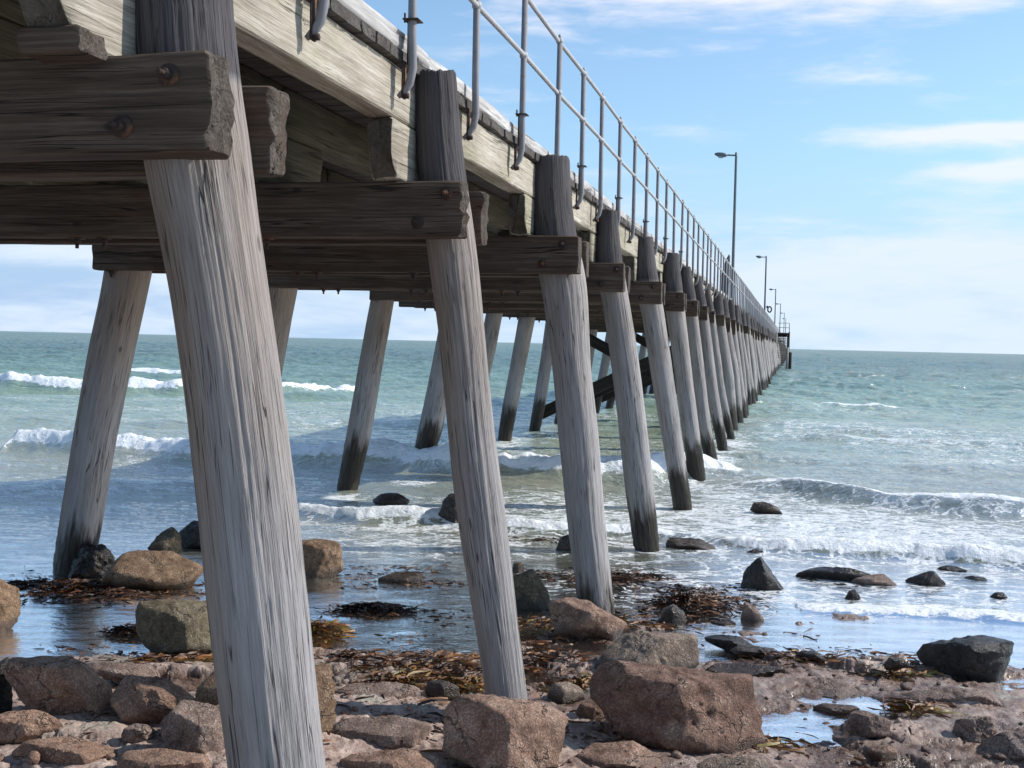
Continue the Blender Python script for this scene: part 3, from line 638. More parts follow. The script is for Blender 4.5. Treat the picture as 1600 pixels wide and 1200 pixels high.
def make_pile(pts, rr, Y, sides, step, name, seed, wetz, headz, hero=0, tan=.0):
    """one leaning round pile along pts (top to bottom), radii rr"""
    z = np.array([p.z for p in pts]); x = np.array([p.x for p in pts]); y = np.array([p.y for p in pts]); r = np.array(rr)
    o = np.argsort(z); z, x, y, r = z[o], x[o], y[o], r[o]
    zz = np.arange(z[0] - .45, z[-1], step) if not (28 <= sides <= 96) else np.concatenate([np.arange(z[0] - .45, min(1.0, z[-1] - .5), .04), np.arange(min(1.0, z[-1] - .5), z[-1], step)]); zz = np.concatenate([zz, [z[-1] - .012, z[-1]]])
    def ev(q):
        if 28 <= sides <= 96: return np.where(zz < z[0], q[0] + (q[1] - q[0]) / max(z[1] - z[0], .01) * (zz - z[0]), sum(np.interp(zz + t_, z, q) for t_ in (-.2, -.1, 0, .1, .2)) / 5)
        e = np.interp(zz, z, q); lowm = zz < z[0]
        e[lowm] = q[0] + (q[1] - q[0]) / max(z[1] - z[0], .01) * (zz[lowm] - z[0]); 
        k = max(1, int(.22 / step)); ep = np.pad(e, k, mode='edge'); ker = np.ones(2 * k + 1) / (2 * k + 1)
        sm_ = np.convolve(ep, ker, 'valid'); sm_[-k:] = e[-k:]; sm_[:k] = e[:k]; return sm_
    X, Yv, Rr_ = ev(x), ev(y), np.clip(ev(r), .085, .30)
    th = np.linspace(0, 2 * math.pi, sides, endpoint=False)
    Z, T = np.meshgrid(zz, th, indexing='ij')
    rad_ = Rr_[:, None] * np.ones_like(T)
    so = seed * 7.3
    cxn, cyn = np.cos(T), np.sin(T)
    rad_ = rad_ * (1 + .028 * fbm(cxn * 1.1 + so, cyn * 1.1, Z * .8, 3)) + .003 * fbm(cxn * 5 + so, cyn * 5, Z * 1.2, 3)
    gr = fbm(cxn * 15 + so, cyn * 15, Z * .55 + so, 3, .6)
    if hero:
        rad_ += hero * (.0026 * gr + .0014 * fbm(cxn * 30 + so, cyn * 30, Z * 1.2 + so, 2, .6) - .006 * ss(-np.abs(fbm(cxn * 13 + so * 2, cyn * 13, Z * .3, 2)), -.05, 0) * ss(fbm(cxn * 2 + so, cyn * 2, Z * .7, 2), -.1, .25))
    else:
        rad_ += .0018 * gr
    wm_ = ss(wetz - Z + .12 * fbm(cxn * 2 + so, cyn * 2, 3.3, 2), -.02, .12)
    rad_ += wm_ * (.010 * np.clip(fbm(cxn * 4 + so, cyn * 4, Z * 14, 3, .6), 0, 1) if sides >= 28 else 0)     # crust of growth below the tide mark
    top = Z.shape[0] - 1
    rad_[top] *= .96
    P = np.stack([X[:, None] + rad_ * cxn, Yv[:, None] + rad_ * cyn, Z + 0 * T], -1)
    if headz is not None:
        tilt = fbm(cxn * 1.3 + so, cyn * 1.3, 5.5 + 0 * T, 2) * .02 + .012 * fbm(cxn * 9 + so, cyn * 9, 1.5 + 0 * T, 2)
        P[..., 2] += tilt * ss(Z, zz[-1] - .1, zz[-1])
    G = np.stack([cxn * .15 + so, cyn * .15 - so, Z + so * .1], -1)
    v = P.reshape(-1, 3); g = G.reshape(-1, 3); nr, nc = Z.shape
    q = gridq(nr, nc, True); b = len(v)
    ctr = v[-nc:].mean(0)
    v = np.vstack([v, ctr[None]]); g = np.vstack([g, [[so, -so, zz[-1] + so * .1]]])
    tr_ = [(b, (nr - 1) * nc + k, (nr - 1) * nc + (k + 1) % nc) for k in range(nc)]
    zv = v[:, 2]
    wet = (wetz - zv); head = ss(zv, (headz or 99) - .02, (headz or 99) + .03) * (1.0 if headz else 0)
    sd_ = np.concatenate([ss(-cxn + .3 * fbm(cxn * 2 + so, cyn * 2, Z * .5, 2), -.15, .75).ravel(), [0]]); tn = np.clip(tan * ss(zv, ZCB - 1.6, ZCB - .2) + tan * sd_, 0, 1) * (1 - head)
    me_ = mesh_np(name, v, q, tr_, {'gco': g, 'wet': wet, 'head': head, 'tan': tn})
    o_ = link(name, me_, M['pile'], jetty)
    return o_

rnd = random.Random(11)
NMAX = 45
WETZ = {1: -.5, 2: -.3, 3: .17, 4: .50, 5: .55, 6: .60}
NEARP = {}
for k in range(1, NMAX + 1):
    Y = pY(k)
    if k in NEAR:
        pts, rr = pile_path(NEAR[k], Y)
    else:
        rv = random.Random(100 + k); r0 = rv.uniform(.115, .165); o1 = rv.uniform(-.06, .06); o2 = rv.uniform(-.06, .06); o3 = rv.uniform(-.05, .05)
        hz = ZPT + rv.uniform(-.12, .08)
        pts = [Vector((-2.06 + o1, Y, hz)), Vector((-1.95 + o1 * .5, Y, ZCB)), Vector((-1.75 + o2, Y, 1.5)), Vector((-1.53 + o3, Y, 0)), Vector((-1.45, Y, -.6))]
        rr = [r0 * .95, r0, r0 * 1.05, r0 * 1.08, r0 * 1.05]
    NEARP[k] = pts
    sides, step = (180, .018) if k == 1 else (140, .025) if k == 2 else (96, .04) if k <= 4 else (40, .08) if k <= 9 else (18, .16) if k < 20 else (12, .35)
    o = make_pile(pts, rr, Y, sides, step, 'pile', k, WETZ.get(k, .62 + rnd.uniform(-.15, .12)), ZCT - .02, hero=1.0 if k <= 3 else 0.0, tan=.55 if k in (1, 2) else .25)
    if k == 1: o['label'] = 'thick pale grey pile nearest the camera, running off the bottom of the frame'
    if k == 3: o['label'] = 'bleached grey pile with a short dark wet foot among the weed'
for k in range(3, NMAX + 1):
    Y = pY(k)
    if k in FAR: pts, rr = pile_path(FAR[k], Y)
    else:
        rv = random.Random(300 + k); r0 = rv.uniform(.12, .16); o1 = rv.uniform(-.1, .1)
        pts = [Vector((-5.85 + o1, Y, ZCB + .1)), Vector((-6.05 + o1 * .5, Y, 1.5)), Vector((-6.32, Y, 0)), Vector((-6.42, Y, -.6))]; rr = [r0, r0, r0, r0]
    # carry the head up between the caps
    dlt = pts[0] - pts[1]; up_ = pts[0] + dlt * ((ZCT + .22 - pts[0].z) / max(dlt.z, .05)) if pts[0].z < ZCT + .1 else pts[0]
    if up_ is not pts[0]: up_.x = min(max(up_.x, pts[0].x - .2), pts[0].x + .2); pts = [up_] + pts; rr = [rr[0]] + rr
    sides, step = (64, .05) if k <= 5 else (28, .12) if k <= 12 else (12, .35)
    make_pile(pts, rr, Y, sides, step, 'pile', k + 60, (.42 if k == 3 else .72 if k < 8 else .85) + rnd.uniform(-.05, .1), None, tan=.9 if k < 6 else .4)
# beyond the landing the rest of the piles, one run
mb = MB()
for k in range(46, 88):
    Y = BENT[45] + 3.14 * (k - 45)
    for x0, x1 in ((-1.95, -1.42), (-5.9, -6.4)): mb.tube([(x0, Y, ZCT), (x1, Y, -.6)], .14, 8)
o = mb.build('pile', M['brace'], jetty); o['kind'] = 'stuff'

# half-caps, bolts
CAPX = {1: (334, 245), 2: (725, 371), 3: (906, 424), 4: (976, 459), 5: (1035, 476), 6: (1070, 487), 7: (1091, 494), 8: (1106.5, 499), 9: (1117, 504)}
STR = [XF - .075, -3.05, -4.1, -5.15, XL + .075]
for k in range(1, NMAX + 1):
    y0 = BENT[k]
    xr = on_y(*CAPX[k], y0).x if k in CAPX else -1.80 + random.Random(k).uniform(-.05, .04)
    zt, zb = ZCT, ZCB
    if k >= 10: zb = ZCB - random.Random(k + 5).choice([0, .0, .12, .16])
    if k == 1: zb += .0
    xl = on_y(143, 420, y0).x if k == 3 else on_y(577, 465, y0).x if k == 5 else XL - .42 + random.Random(k + 7).uniform(-.12, .12)
    rf = .005 if k < 4 else .004
    for j, yy in enumerate((y0 + CT / 2, y0 + CT + GAP + CT / 2)):
        xe = xr - (.02 if j == 0 else .03)
        mb = MB()
        mb.beam((xl + (j * .12), yy, (zt + zb) / 2), (xe, yy, (zt + zb) / 2), CT, zt - zb - .004 * j, bev=.01, step=.10 if k < 4 else .3, rough=rf, seed=k * 2 + j, endr=.024 if k < 3 else .012, m=8 if k < 3 else 3, endfade=.10)
        cp = mb.build('cap_beam', M['cap'], jetty, sharp_angle=40)
        if k <= 9:
            px = (NEARP[k][1].x + NEARP[k][2].x) / 2
            def bolt(c, ax, r):
                bb = MB(); c = Vector(c); a_ = Vector(ax); bb.nut(c, a_, r * 2.1, .008, 12); bb.nut(c + a_ * .008, a_, r, .026, 6); bb.nut(c + a_ * .034, a_, r * .5, .03, 8)
                o = bb.build('bolt', M['rust'], None, smooth=False); o.parent = cp; o.matrix_parent_inverse = Matrix.Identity(4)
            for (bx, bz) in ((px + .10, zt - .07), (px - .06, zb + .08)):
                if j == 0: bolt((bx, yy - CT / 2, bz), (0, -1, 0), .017)
                elif k < 4: bolt((bx, yy + CT / 2, bz), (0, 1, 0), .021)
            if j == 0:
                for sxx in STR[1:]:
                    for ddx in (-.09, .09):
                        if sxx + ddx > xl + .1: bolt((sxx + ddx, yy, zb), (0, 0, -1), .022)

# corbels (bolsters) on the caps, edge beams and stringers
for k in range(0, NMAX + 1):
    y0 = BENT.get(k, .15); yc = y0 + CT + GAP / 2
    for i, xs in enumerate(STR):
        if k == 0: continue
        if k > 14 and i not in (0, 4): continue
        mb = MB(); L = .45 if i == 0 else .6
        if k == 1: L = .56
        mb.beam((xs, yc - L, (ZCT + ZFB) / 2), (xs, yc + L, (ZCT + ZFB) / 2), .146, ZFB - ZCT - .004, bev=.01, step=.08 if k < 4 else .3, rough=.006, seed=200 + k * 7 + i, m=5 if k < 4 else 2, endr=.025)
        # undercut (curved) ends
        V = mb.v[0]; t = np.abs(V[:, 1] - yc) / L; low = ss(-(V[:, 2]), -(ZCT + ZFB) / 2 - .02, -ZCT)
        V[:, 1] -= np.sign(V[:, 1] - yc) * low ** 2 * np.clip((t - .6) / .4, 0, 1) * .10
        mb.build('corbel', M['fascia'] if i == 0 else M['inner'], jetty, sharp_angle=40)
        if k == 1 and i == 0:
            a_, b_, c_ = on_x(122, 37, XF + .03), on_x(122, 80, XF + .03), on_x(168, 60, XF + .03); xl_p = on_y(25, 60, a_.y).x
            mb = MB(); mb.beam((xl_p, (a_.y + c_.y) / 2, (a_.z + b_.z) / 2), (XF + .03, (a_.y + c_.y) / 2, (a_.z + b_.z) / 2), c_.y - a_.y, a_.z - b_.z, step=.05, rough=.004, seed=77, m=4); mb.build('packer', M['cap'], jetty, sharp_angle=40); print('packer', a_, b_, c_, xl_p)
    y1 = BENT.get(k + 1, BENT[NMAX] + 3.1) + CT + GAP / 2
    if k == 0: yc = -3.5
    for i, xs in enumerate(STR):
        if k > 20 and i not in (0, 4): continue
        mb = MB(); dz = random.Random(k * 5 + i).uniform(-.006, .006); dx = random.Random(k * 3 + i).uniform(-.006, .006)
        mb.beam((xs + dx, yc + .003, (ZFB + ZFT) / 2 + dz), (xs + dx, y1 - .003, (ZFB + ZFT) / 2 + dz), .15, ZFT - ZFB - .012, bev=.009, step=.1 if k < 4 else .4, rough=.006, seed=400 + k * 9 + i, m=6 if (k < 4 and i == 0) else 2, endr=.01)
        o = mb.build('edge_beam' if i == 0 else 'stringer', M['fascia'] if i == 0 else M['inner'], jetty, sharp_angle=40)
mb = MB()
for xs in (STR[0], STR[4]): mb.beam((xs, BENT[NMAX] + 3.2, (ZFB + ZFT) / 2), (xs, 290, (ZFB + ZFT) / 2), .15, ZFT - ZFB, step=5)
mb.build('edge_beam', M['inner'], jetty)

# decking
pw = .205; y = -3.4; cnt = 0; rest = MB(); YEND = 290
while y < YEND:
    rv = random.Random(int(y * 100)); e = rv.uniform(-.004, .006); ww = pw + rv.uniform(-.012, .012)
    if y > 30: ww = .6
    if y > 4.3 and cnt < 98 and y < 30:
        mb = MB(); mb.beam((XL - .1 + e, y + ww / 2, (ZFT + ZDK) / 2), (XF + .035 + e, y + ww / 2, (ZFT + ZDK) / 2 + rv.uniform(-.002, .002)), ww - .009, ZDK - ZFT, bev=.004, step=.5, rough=.003, seed=int(y * 37), endr=.008, m=2)
        mb.build('deck_plank', M['plank'], jetty, sharp_angle=40); cnt += 1
    else:
        rest.beam((XL - .1, y + ww / 2, (ZFT + ZDK) / 2), (XF + .035 + e, y + ww / 2, (ZFT + ZDK) / 2), ww - .009, ZDK - ZFT, bev=.004, step=5, rough=.002, seed=int(y * 37), endr=.006, m=1)
    y += ww
o = rest.build('deck_plank', M['plank'], jetty, sharp_angle=40); o['kind'] = 'stuff'
y = -3.4; i = 0
while y < 140:
    rv = random.Random(900 + i); L = [4.6, 2.2, 3.1, 3.9][i % 4] if y < 20 else 5.0
    for xk in (XF - .035, XL + .06):
        if xk < -5 and y > 60: continue
        mb = MB(); mb.beam((xk, y + .004, (ZDK + ZKT) / 2 + .003), (xk + rv.uniform(-.008, .008), y + L - .004, (ZDK + ZKT) / 2 + .003), .13, ZKT - ZDK - .006, bev=.012, step=.1 if y < 14 else .4, rough=.008, seed=900 + i, m=4, endr=.012)
        mb.build('kerb', M['kerb'], jetty, sharp_angle=45)
    y += L; i += 1

# dark cross bracing between the rows further out
for k in (9, 10, 12, 14):
    Y = BENT[k]
    for (xa, za, xb, zb_) in ((-6.2, .45, -2.25, 2.45), (-6.0, 2.6, -2.2, .65)):
        if k in (9, 12) and za > 1: continue
        mb = MB(); yy = Y + CT + GAP + CT + (.06 if za < 1 else .18)
        mb.beam((xa, yy, za), (xb, yy, zb_), .11, .30, step=.3, rough=.008, seed=k + 50, m=2)
        mb.build('brace', M['brace'], jetty, sharp_angle=40)

# ------------------------------------------------------------------ railing on the near side
rail = empty('railing', (-2.0, 5, ZDK))
tag(rail, 'galvanised pipe railing with two round rails along the right edge of the jetty deck', 'railing')
XR = -2.035
def post(mb, cl, y, zt=ZRT, lean=0.0, lo=12):
    zb = CH + 1.30
    pts = [(XR + lean, y, zt), (XR + lean * .5, y, ZDK + .1), (XR + .004, y, ZFB + .26), (XR - .012, y, ZFB + .18), (XR - .045, y, ZFB + .135), (XR - .075, y, ZFB + .11)]
    mb.tube(pts, [.0235, .0235, .0235, .0225, .019, .013], lo)
PY = []
k = 0
YP = [2.3, 3.55, 4.80, 6.02, 7.30, 8.61, 9.93, 11.16, 12.30]
while YP[-1] < 290: YP.append(YP[-1] + 1.29)
rest = MB()
for i, y in enumerate(YP):
    lean = random.Random(i).uniform(-.012, .012)
    if i < 100:
        mb = MB(); post(mb, None, y, lean=lean, lo=12 if i < 12 else 6)
        p = mb.build('post', M['pipe'], rail)
        jt = MB()
        if i < 45:
            for zz in (ZRM, ZRT):
                jt = MB(); jt.ball((XR + lean * .7, y, zz), .034, 10)
                if zz == ZRT: jt.tube([(XR + lean * .7, y, ZRT + .03), (XR + lean * .7, y, ZRT + .055)], .014, 6)
                o = jt.build('joint', M['railpipe'], None); o.parent = p
        if i < 16:
            cl = MB(); cl.box((XR - .045, y, ZFB + .20), .010, .05, .20); cl.nut((XR - .045, y, ZFB + .115), (1, 0, 0), .016, .03)
            if i % 2 == 1: cl.box((XR, y, ZKT + .05), .085, .10, .006); cl.tube([(XR - .03, y - .045, ZKT + .03), (XR - .03, y - .045, ZKT + .08)], .006, 6); cl.box((XR - .03, y + .028, ZKT - .06), .008, .035, .24)
            o = cl.build('bracket', M['rust'], None, smooth=False); o.parent = p
    else: post(rest, None, y, lo=4)
o = rest.build('post', M['pipe'], rail); o['kind'] = 'stuff'
for nm, z, r in (('top_rail', ZRT, .018), ('middle_rail', ZRM, .018)):
    mb = MB(); mb.tube([(XR + .004 * math.sin(y * 1.7), y, z + .003 * math.sin(y * 2.3)) for y in [1.0] + YP + [291]], r, 10)
    mb.build(nm, M['railpipe'], rail)

# ------------------------------------------------------------------ lamp posts
LAMPS = [(1147.5, 241, 41.5), (1195, 401, 87), (1209.5, 452, 133), (1217, 475.5, 180), (1227, 489, 226), (1232, 499, 268)]
LL = ['tall grey lamp post nearest the shore, rising well above the others', 'grey lamp post with a dark ring hung on it at rail height', 'thin grey lamp post just this side of the landing stairs',
      'thin grey lamp post rising directly behind the landing stair railing', 'tiny distant lamp post, the fifth one out along the jetty', 'faintest and farthest of the lamp posts at the end of the jetty']
for i, (u, v, Y) in enumerate(LAMPS):
    p = on_y(u, v, Y); X = p.x if i < 4 else -1.95; zt = p.z if i < 3 else LZ
    if i == 0: LZ = zt
    X = max(min(X, -1.80), -2.15)
    t = empty('lamp_post', (X, Y, ZFB)); tag(t, LL[i], 'lamp post', 'lamp posts along the jetty')
    r = .05 if i == 0 else .06
    mb = MB(); mb.tube([(X, Y, ZFB - .5), (X, Y, ZFT), (X, Y, ZFT + 2.5), (X, Y, zt - .1), (X, Y, zt + .06)], [r * 1.15, r * 1.1, r, r * .85, r * .8], 12); mb.build('pole', M['lamp'], t)
    mb = MB(); mb.tube([(X, Y, zt - .04), (X - .15, Y, zt - .035), (X - .38, Y, zt - .02)], [.03, .028, .028], 8); mb.build('arm', M['lamp'], t)
    mb = MB()
    mb.tube([(X - .30, Y, zt - .03), (X - .36, Y, zt - .03), (X - .46, Y, zt - .02), (X - .62, Y, zt + .0), (X - .72, Y, zt + .02), (X - .745, Y, zt + .022)], [.03, .062, .088, .078, .04, .012], 12)
    hd = mb.build('lamp_head', M['lamp'], t)
    mb = MB(); mb.tube([(X - .42, Y, zt - .06), (X - .48, Y, zt - .085), (X - .58, Y, zt - .075), (X - .64, Y, zt - .03)], [.02, .055, .05, .015], 10)
    o = mb.build('lens', M['lampglass'], None); o.parent = hd
    if i < 3:
        mb = MB(); mb.box((X - .09, Y, ZFT - .1), .14, .16, .03); mb.box((X - .09, Y, ZFB + .02), .14, .16, .03); mb.build('bracket', M['lamp'], t, smooth=False)
# ring on the second lamp post
mb = MB(); c = Vector((-1.80, 86.9, CH + 2.82)); N_ = 20
mb.tube([(c.x + .13 * math.cos(2 * math.pi * j / N_), c.y, c.z + .20 * math.sin(2 * math.pi * j / N_)) for j in range(N_ + 1)], .05, 8, cap=False)
mb.tube([(-2.05, 86.9, CH + 2.95), (-1.98, 86.9, CH + 3.02), (-1.86, 86.9, CH + 2.95)], [.04, .10, .04], 8)
tag(mb.build('life_ring', M['dark']), 'dark ring with a small bundle, hung on the second lamp post out', 'life ring')
# pointed board behind the rail
mb = MB(); Yb = 42.0; ox = on_y(1137, 397, 42.0).x + 2.42; k_ = (on_y(1137, 397, 42.0).z - ZDK) / 1.53
pr = [(-2.62, ZDK + .004), (-2.645, ZDK + .5), (-2.61, ZDK + .9), (-2.55, ZDK + 1.15), (-2.46, ZDK + 1.38), (-2.37, ZDK + 1.53), (-2.335, ZDK + 1.46), (-2.33, ZDK + .9), (-2.345, ZDK + .004)]
pr = [(x + ox, ZDK + (z - ZDK) * k_) for x, z in pr]; vs = [(x, Yb - .05, z) for x, z in pr] + [(x, Yb + .05, z) for x, z in pr]; nP = len(pr)
qs = [(j, (j + 1) % nP, (j + 1) % nP + nP, j + nP) for j in range(nP)]
ts = [(0, j + 1, j) for j in range(1, nP - 1)] + [(nP, nP + j, nP + j + 1) for j in range(1, nP - 1)]
mb.add(vs, qs, ts)
tag(mb.build('pointed_board', M['board'], smooth=False), 'dark pointed board standing upright behind the railing beside the nearest lamp post', 'board')

# ------------------------------------------------------------------ landing with stairs
YL = 127.0
land = empty('landing', (-1.4, YL, 0)); tag(land, 'small timber landing with open stairs at the far end of the jetty', 'landing stage')
mb = MB(); NS = 15
xl_, xr_ = on_y(1214, 570, YL).x, on_y(1227.5, 570, YL).x
PZ = CH + 1.75
for j in range(NS):
    z = .25 + (PZ - .4) * j / (NS - 1); yy = YL + 4.4 * j / (NS - 1)
    mb = MB(); mb.beam((xl_, yy, z), (xr_, yy, z), .30, .06, step=1, m=1); mb.build('tread', M['kerb'] if j < 11 else M['plank'], land, sharp_angle=40)
for xx in (xl_ - .05, xr_ + .05):
    mb = MB(); mb.beam((xx, YL - .2, .1), (xx, YL + 4.5, PZ - .25), .07, .28, step=1, m=1); mb.build('stringer', M['plank'], land, sharp_angle=40)
mb = MB(); mb.beam(((xl_ + xr_) / 2 + .05, YL + 4.4, PZ - .06), ((xl_ + xr_) / 2 + .05, YL + 7, PZ - .06), xr_ - xl_ + .5, .12, step=1, m=1); mb.build('platform', M['plank'], land, sharp_angle=40)
mb = MB(); mb.beam((xl_ - .05, YL + 4.5, PZ - .3), (xr_ + .3, YL + 4.5, PZ - .3), .12, .34, step=1, m=1); mb.build('beam', M['brace'], land, sharp_angle=40)
for (xx, yy, zt_, mt, r) in ((xr_ + .18, YL + .2, 2.4, 'kerb', .10), (xr_ + .26, YL + 4.6, PZ + .1, 'plank', .08), (xl_ - .12, YL + .1, 4.0, 'kerb', .07), (xr_ + .12, YL + 6.8, PZ, 'plank', .10)):
    mb = MB(); mb.tube([(xx, yy, -.6), (xx, yy, zt_)], r, 10); mb.build('post', M[mt], land)
for xx, yy in ((xl_ + .1, YL + 4.5), (xr_ - .15, YL + 4.5), (xr_ + .25, YL + 4.5), (xr_ + .25, YL + 6.9)):
    mb = MB(); mb.tube([(xx, yy, PZ), (xx, yy, PZ + 1.05)], .035, 6); mb.build('rail_post', M['lamp'], land)
for z in (.55, 1.05):
    mb = MB(); mb.tube([(xl_ - .05, YL + 4.5, PZ + z), (xr_ + .25, YL + 4.5, PZ + z), (xr_ + .25, YL + 6.9, PZ + z)], .03, 6); mb.build('rail', M['lamp'], land)
mb = MB(); xf = on_y(1234.5, 560, YL - 1).x; mb.tube([(xf, YL - 1, -.6), (xf, YL - 1, 0), (xf, YL - 1, CH - .35)], .17, 12)
tag(mb.build('fender_pile', M['brace']), 'short thick dark pile standing in the sea right of the landing stairs', 'pile')

# ------------------------------------------------------------------ boulders and stones
ICO = {}
def ico(n_):
    if n_ not in ICO:
        bm = bmesh.new(); bmesh.ops.create_icosphere(bm, subdivisions=n_, radius=1.0)
        v = np.array([p.co[:] for p in bm.verts]); f = np.array([[q.index for q in fc.verts] for fc in bm.faces]); bm.free(); ICO[n_] = (v, f)
    return ICO[n_]
def boulder(outline, mat, label, seed, depth=.75, name='boulder', cat='rock', sub=5, rough=1.0, facets=7, zlift=0.0, base=None, group=None, box=3.2, bury=.12, flat=None):
    """a boulder whose outline, seen from the shore, follows the given photo points; its own depth and thickness"""
    us = [p[0] for p in outline]; vs_ = [p[1] for p in outline]
    uc = (min(us) + max(us)) / 2; vb = base or max(vs_)
    f0 = on_z(uc, vb, 0.0); zg = max(gh(f0), -.03) + zlift; f0 = on_z(uc, vb, zg)
    dfront = (f0 - Vector((0, 0, CH))).dot(fwd)
    wid = (max(us) - min(us)) * dfront / F; hei = (max(vs_) - min(vs_)) * dfront / F
    dpt = depth * wid / 2
    vc = (min(vs_) + max(vs_)) / 2
    dc = dfront + dpt * .55
    C = Vector((0, 0, CH)) + ray(uc, vc) * dc
    yv = ray(uc, vc).normalized(); xv = Vector((0, 0, 1)).cross(-yv).normalized() ; xv = yv.cross(Vector((0, 0, 1))).normalized(); zv = xv.cross(yv).normalized()
    # polar outline
    pts = []
    for (u, v) in outline:
        P = Vector((0, 0, CH)) + ray(u, v) * dc - C
        pts.append((P.dot(xv), P.dot(zv)))
    pts = np.array(pts)
    # push the foot down so that it is buried
    lo_ = pts[:, 1].min(); pts[:, 1] = np.where(pts[:, 1] < lo_ * .55, pts[:, 1] - bury * hei, pts[:, 1])
    ang = np.arctan2(pts[:, 1], pts[:, 0]); o = np.argsort(ang); ang = ang[o]; rad__ = np.hypot(pts[:, 0], pts[:, 1])[o]
    # true polygon radius by ray/segment intersection
    pp = pts[o]; tt = np.linspace(-math.pi, math.pi, 721); Rt = np.zeros_like(tt)
    for i_, t_ in enumerate(tt):
        dx_, dy_ = math.cos(t_), math.sin(t_); best = 0
        for j in range(len(pp)):
            a_, b_ = pp[j], pp[(j + 1) % len(pp)]; ex, ey = b_ - a_; den = dx_ * ey - dy_ * ex
            if abs(den) < 1e-9: continue
            s_ = (a_[0] * ey - a_[1] * ex) / den; q_ = (a_[0] * dy_ - a_[1] * dx_) / den
            if s_ > 0 and -1e-6 <= q_ <= 1 + 1e-6: best = max(best, s_)
        Rt[i_] = best
    Rt = np.where(Rt <= 0, np.median(Rt), Rt)
    V, Fc = ico(sub)
    rg = np.random.RandomState(seed)
    # convex hull of the outline
    ps = sorted(map(tuple, pts)); hull = []
    for seq in (ps, ps[::-1]):
        st_ = []
        for p_ in seq:
            while len(st_) > 1 and (st_[-1][0] - st_[-2][0]) * (p_[1] - st_[-2][1]) - (st_[-1][1] - st_[-2][1]) * (p_[0] - st_[-2][0]) <= 0: st_.pop()
            st_.append(p_)
        hull += st_[:-1]
    # drop short edges so that the breaks stay broad
    per = sum(math.dist(hull[j], hull[(j + 1) % len(hull)]) for j in range(len(hull)))
    hh_ = [hull[0]]
    for p_ in hull[1:]:
        if math.dist(p_, hh_[-1]) > per * .10: hh_.append(p_)
    hull = hh_
    planes = []
    for j in range(len(hull)):
        a_, b_ = np.array(hull[j]), np.array(hull[(j + 1) % len(hull)]); e_ = b_ - a_; ln = np.hypot(*e_)
        if ln < 1e-6: continue
        nx_, nz_ = e_[1] / ln, -e_[0] / ln; d0 = nx_ * a_[0] + nz_ * a_[1]
        ye = rg.uniform(-.35, .15) * dpt
        for ty in (-rg.uniform(.15, 1.1), rg.uniform(.1, .5)):
            if nz_ > .5 and ty < 0: ty *= .8
            L_ = math.sqrt(1 + ty * ty); planes.append((nx_ / L_, ty / L_, nz_ / L_, (d0 + ty * ye) / L_))
    tzm = pts[:, 1].max(); tl_ = math.hypot(1, .45, .12)
    if box > 2.7: planes.append((rg.uniform(-.14, .14) / tl_, -rg.uniform(.3, .55) / tl_, 1 / tl_, tzm * rg.uniform(.80, .9) / tl_))
    for j in range(2 + facets // 3):
        nx_, nz_ = (rg.uniform(.2, .8) if j % 2 else -rg.uniform(.2, .7)), rg.uniform(-.30, .14); L_ = math.sqrt(1 + nx_ ** 2 + nz_ ** 2); planes.append((nx_ / L_, -1 / L_, nz_ / L_, dpt * rg.uniform(.72, 1.0) / L_ * 1.05))
    for j in range(3):
        nx_, nz_ = rg.uniform(-.5, .5), rg.uniform(-.3, .5); L_ = math.sqrt(1 + nx_ ** 2 + nz_ ** 2); planes.append((nx_ / L_, 1 / L_, nz_ / L_, dpt / L_))
    acc = np.zeros(len(V)); pw_ = {2.4: 9, 2.6: 12}.get(box, 38 if box < 4.5 else 60)
    warp_n = 1 + .03 * fbm(V[:, 0] * 2 + seed, V[:, 1] * 2, V[:, 2] * 2, 2)
    for (a0, b0, c0, d0) in planes:
        if d0 <= 1e-3: d0 = 1e-3
        acc += np.maximum((V[:, 0] * a0 + V[:, 1] * b0 + V[:, 2] * c0) / d0, 0) ** pw_
    P = V * (acc ** (-1 / pw_) * warp_n)[:, None]
    nr_ = V
    for i_, (lo0, hi0) in zip((0, 2), ((pts[:, 0].min(), pts[:, 0].max()), (pts[:, 1].min(), pts[:, 1].max()))):
        lo1, hi1 = P[:, i_].min(), P[:, i_].max(); P[:, i_] = lo0 + (P[:, i_] - lo1) * (hi0 - lo0) / (hi1 - lo1)
    sz = (wid * hei) ** .5
    q = P / sz * 1.0; so = seed * 3.1
    dn = sz * rough * (.022 * fbm(q[:, 0] * 2.2 + so, q[:, 1] * 2.2, q[:, 2] * 2.2, 3) + .016 * (1 - 2 * np.abs(fbm(q[:, 0] * 4 + so, q[:, 1] * 4 + 5, q[:, 2] * 4, 3))) + .012 * fbm(q[:, 0] * 15 + so, q[:, 1] * 15, q[:, 2] * 15, 4, .6))
    P = P + nr_ * dn[:, None]
    Wv = P[:, :1] * np.array(xv) + P[:, 1:2] * np.array(yv) + P[:, 2:3] * np.array(zv)
    if flat:
        pass
    me_ = mesh_np(name, Wv, tris=Fc)
    o_ = link(name, me_, M[mat]); o_.location = C
    me_.set_sharp_from_angle(angle=math.radians(38))
    return tag(o_, label, cat, group)

